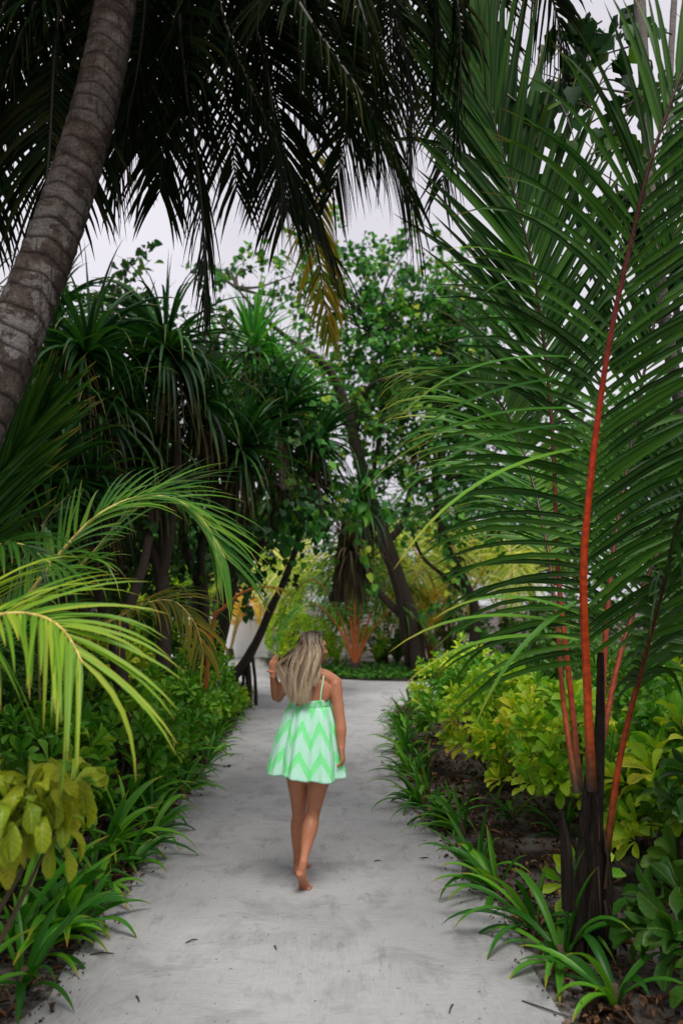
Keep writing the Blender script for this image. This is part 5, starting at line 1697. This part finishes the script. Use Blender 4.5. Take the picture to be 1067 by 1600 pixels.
def cloth(name, rows, na, nv, pleat, parent, uvv0=0.0, back_dip=0.0, gather=0):
    """rows: (z, cx, cy, rx, ry)"""
    r = cat([list(x) for x in rows], nv)
    th_ = np.linspace(0, 2 * np.pi, na, endpoint=False)
    ph = 3.1
    V = []; UV = []
    for i in range(nv):
        z, cx, cy, rx, ry = r[i]
        t = i / (nv - 1)
        amp = pleat * t ** .9
        f1 = np.sin(8 * th_ + ph + .9 * np.sin(2 * th_ + .5) + .5 * t) * .62 + np.sin(17 * th_ + 1.3 + 1.3 * np.sin(3 * th_)) * .38 * (1 - .5 * t)
        f1 = np.sign(f1) * np.abs(f1) ** .8
        g = .0035 * np.sin(46 * th_ + 2 * np.sin(5 * th_)) * math.exp(-((t - .03) / .12) ** 2) * gather + .0016 * np.sin(31 * th_ + 4 * t)
        rad = 1 + 0 * th_
        x = cx + np.cos(th_) * (rx + amp * f1 + g)
        y = cy + np.sin(th_) * (ry + amp * f1 + g)
        zz_ = z + .010 * np.sin(3 * th_ + 1) * t * (pleat > 0) + back_dip * (1 - t) * np.clip(-np.sin(th_), 0, 1) ** 2
        if pleat > 0: zz_ = zz_ + .035 * t * np.clip(-np.cos(th_), 0, 1) - .006 * t * amp * f1 * 10
        V.append(np.stack([x, y, zz_], -1))
        UV.append(np.stack([th_ / (2 * np.pi) * 1.5 + .045, np.full(na, uvv0 + (r[0][0] - z))], -1))
    V = np.array(V).reshape(-1, 3) + wloc
    me_ = bpy.data.meshes.new(name)
    F = []; U = []
    UVa = np.array(UV)
    for i in range(nv - 1):
        for j in range(na):
            j2 = (j + 1) % na
            F.append((i * na + j, (i + 1) * na + j, (i + 1) * na + j2, i * na + j2))
            u2 = UVa[i, j2, 0] if j2 else 1.5 + .045
            U += [tuple(UVa[i, j]), tuple(UVa[i + 1, j]), (u2, UVa[i + 1, j2, 1]), (u2, UVa[i, j2, 1])]
    me_.from_pydata([tuple(v) for v in (V - wloc)], [], F)
    uvl = me_.uv_layers.new(name='cloth')
    uvl.data.foreach_set('uv', np.array(U, np.float32).ravel())
    me_.polygons.foreach_set('use_smooth', np.ones(len(F), bool))
    me_.materials.append(M['dress'])
    o_ = bpy.data.objects.new(name, me_)
    COL.objects.link(o_); o_.parent = parent
    so = o_.modifiers.new('thick', 'SOLIDIFY'); so.thickness = .0025; so.offset = 1
    return o_


dress = cloth('dress', [(1.150, -.003, .012, .130, .100), (1.12, -.004, .010, .146, .115), (1.04, -.008, .008, .172, .140), (.92, -.014, .006, .202, .168), (.80, -.019, .004, .224, .188), (.705, -.022, .002, .240, .200)], 260, 44, .030, woman, .06, gather=1)
bod = cloth('bodice', [(1.205, .002, .014, .1345, .1045), (1.175, .0, .013, .1335, .1035), (1.147, -.002, .012, .1325, .1025)], 160, 8, 0, dress, 0, back_dip=-.016)
mbx = MB()
for s, x0 in ((1, .072), (-1, -.070)):
    mbx = MB()
    pts_ = [(x0 - s * .002, -.0915, 1.185), (x0 + .002 * s, -.090, 1.24), (x0 + .012 * s, -.074, 1.30), (x0 + .018 * s, -.048, 1.345), (x0 + .02 * s, -.0, 1.366), (x0 + .016 * s, .045, 1.345), (x0 + .0 * s, .098, 1.27), (x0 - .0 * s, .118, 1.20)]
    loft(mbx, pts_, [.0045] * 8, [.0022] * 8, xref=(1, 0, 0), n=40, sides=8)
    pbuild(mbx, 'strap', M['strap_cloth'], dress)

# ---- hair: a shaped mass with loose strands over it
hb_ = MB()
ball(hb_, hd(0, -.022, .022), (.079, .086, .088), AX, 18)
ball(hb_, hd(0, -.045, -.03), (.068, .06, .08), AX, 16)
tmp = MB()


def KK(px, py, y):
    return K(px, py, 5.3 + y)


loft(hb_, [KK(485, 1026, -.03), KK(480, 1042, -.07), KK(474, 1060, -.10), KK(470, 1085, -.115), KK(468, 1103, -.12)], [.058, .060, .054, .040, .024], [.034, .022, .014, .008, .004], n=20, sides=24)
loft(hb_, [KK(474, 1018, -.02), KK(462, 1028, -.03), KK(446, 1040, -.03), KK(444, 1062, -.05), KK(452, 1082, -.08)], [.040, .026, .016, .010, .005], [.036, .020, .012, .008, .004], n=20, sides=20)
ho = hb_.build('hair_raw', M['hair'])
rm = ho.modifiers.new('fuse', 'REMESH'); rm.mode = 'VOXEL'; rm.voxel_size = .006
sm = ho.modifiers.new('soften', 'SMOOTH'); sm.factor = .5; sm.iterations = 4
dg = bpy.context.evaluated_depsgraph_get()
hm = bpy.data.meshes.new_from_object(ho.evaluated_get(dg))
bpy.data.objects.remove(ho)
hv = np.empty(len(hm.vertices) * 3, np.float32); hm.vertices.foreach_get('co', hv); hv = hv.reshape(-1, 3)
# keep the face clear: pull hair volume back behind a face plane
rel = hv - HC
fd = rel @ f
ud = rel @ u_
hf = [tuple(p_.vertices) for p_ in hm.polygons]
mask = ~((fd > .030) & (ud < .052) & (ud > -.14) & (fd > .03))
hairm = MB()
quads = np.array([q_ for q_ in hf if len(q_) == 4 and all(mask[v_] for v_ in q_)])
al = np.clip((1.60 - hv[:, 2]) / .5, 0, 1)
hairm.add(hv * 1.0, quads, .30, al)
bpy.data.meshes.remove(hm)


def strands(ctrl, n, w, jit, rndm, nseg=14):
    """ctrl: list of (center vec, spread vec along x, spread y) rows"""
    u = RNG.uniform(-1, 1, n); v = RNG.normal(0, 1, n)
    lock = np.round(u * 9) / 9
    lr = {l: RNG.uniform(-.42, .38) for l in np.unique(lock)}
    lo = {l: RNG.normal(0, .007) for l in np.unique(lock)}
    u = lock + (u - lock) * .62
    for i in range(n):
        rows = []
        e = RNG.normal(0, 1, 3) * jit
        for k, (c_, sx_, sy_) in enumerate(ctrl):
            rows.append(np.array(tuple(c_)) + np.array(sx_) * (u[i] + RNG.normal(0, .05)) + np.array(sy_) * v[i] + e * (k / len(ctrl)) + np.array([.011 * math.sin(k * 1.9 + lock[i] * 7) * (k > 2), lo[lock[i]] * (k > 1), 0]) + RNG.normal(0, jit * .35, 3) * (k > 0))
        rows[0] = rows[0] - np.array([0, 0, .030 * u[i] ** 2 - .006]); rows[1] = rows[1] - np.array([0, 0, .014 * u[i] ** 2 - .003])
        ln = RNG.uniform(.74, 1.0)
        c_ = cat(rows, nseg + 1)
        m2 = max(5, int(len(c_) * ln)); c_ = c_[:m2]
        T = nrm(np.gradient(c_, axis=0))
        sd2 = nrm(np.cross(T, np.array([0, -1.0, .1]) + RNG.normal(0, .25, 3)))
        ww = w * np.linspace(1, .55, m2) * RNG.uniform(.6, 1.3); ww[-1] *= .2
        V_ = np.stack([c_ - sd2 * ww[:, None] / 2, c_ + sd2 * ww[:, None] / 2], 1).reshape(-1, 3)
        F_ = [(2 * k, 2 * k + 1, 2 * k + 3, 2 * k + 2) for k in range(m2 - 1)]
        hairm.add(V_, F_, float(np.clip(rndm + lr[lock[i]] + RNG.normal(0, .13), 0, 1)), np.repeat(np.linspace(0, 1, m2), 2) * ln)


def off(a, sc=1):
    return np.array(a, float) * sc


# main fall down the back
strands([(hd(0, .018, .106), off(f) * .035 + off(s_) * .0, off(s_) * .008),
         (hd(.050, -.045, .085), off(f) * .060, off(u_) * .008),
         (hd(.075, -.055, .040), off(f) * .060, off(u_) * .006),
         (KK(486, 1013, -.064), (.070, .0, .0), (0, -.006, 0)),
         (KK(480, 1036, -.108), (.070, 0, 0), (0, -.007, 0)),
         (KK(474, 1062, -.126), (.066, 0, 0), (0, -.006, 0)),
         (KK(471, 1086, -.135), (.060, 0, 0), (0, -.006, 0)),
         (KK(468, 1112, -.140), (.060, 0, 0), (0, -.007, 0))], 1500, .0030, .006, .40)
# side curtain by the face
strands([(hd(0, .040, .100), off(f) * .012, off(s_) * .006),
         (hd(.060, .020, .060), off(f) * .016, off(s_) * .003),
         (hd(.068, .018, .0), off(f) * .018, off(s_) * .004),
         (KK(495, 1036, -.070), (.022, 0, 0), (0, -.006, 0)),
         (KK(490, 1056, -.112), (.022, 0, 0), (0, -.006, 0)),
         (KK(486, 1082, -.126), (.020, 0, 0), (0, -.005, 0))], 420, .0030, .006, .60)
# locks swept out to the raised hand and falling again
strands([(hd(0, -.010, .106), off(f) * .02, off(s_) * .008),
         (hd(.048, -.060, .070), off(f) * .025, off(u_) * .01),
         (KK(470, 1012, -.055), (.02, 0, .022), (0, -.010, 0)),
         (KK(452, 1026, -.040), (.010, 0, .026), (0, -.008, 0)),
         (KK(437, 1038, -.020), (.016, 0, .014), (0, -.008, 0)),
         (KK(443, 1056, -.045), (.022, 0, .0), (0, -.008, 0)),
         (KK(455, 1080, -.085), (.022, 0, 0), (0, -.008, 0)),
         (KK(456, 1098, -.105), (.024, 0, 0), (0, -.008, 0))], 760, .0030, .008, .40)
strands([(hd(0, -.015, .106), off(f) * .02, off(s_) * .008),
         (hd(.050, -.062, .060), off(f) * .025, off(u_) * .01),
         (KK(472, 1022, -.070), (.024, 0, .01), (0, -.008, 0)),
         (KK(460, 1045, -.085), (.028, 0, .01), (0, -.008, 0)),
         (KK(456, 1072, -.105), (.030, 0, .0), (0, -.008, 0)),
         (KK(460, 1104, -.125), (.026, 0, 0), (0, -.008, 0))], 700, .0030, .008, .42)
# loose flyaways
strands([(hd(0, -.005, .108), off(f) * .05, off(s_) * .012), (KK(478, 1010, -.06), (.075, 0, .01), (0, -.02, 0)), (KK(470, 1040, -.10), (.10, 0, 0), (0, -.02, 0)), (KK(468, 1075, -.13), (.10, 0, 0), (0, -.02, 0)), (KK(466, 1108, -.14), (.085, 0, 0), (0, -.02, 0))], 90, .0016, .02, .7)
pbuild(hairm, 'hair', M['hair'])
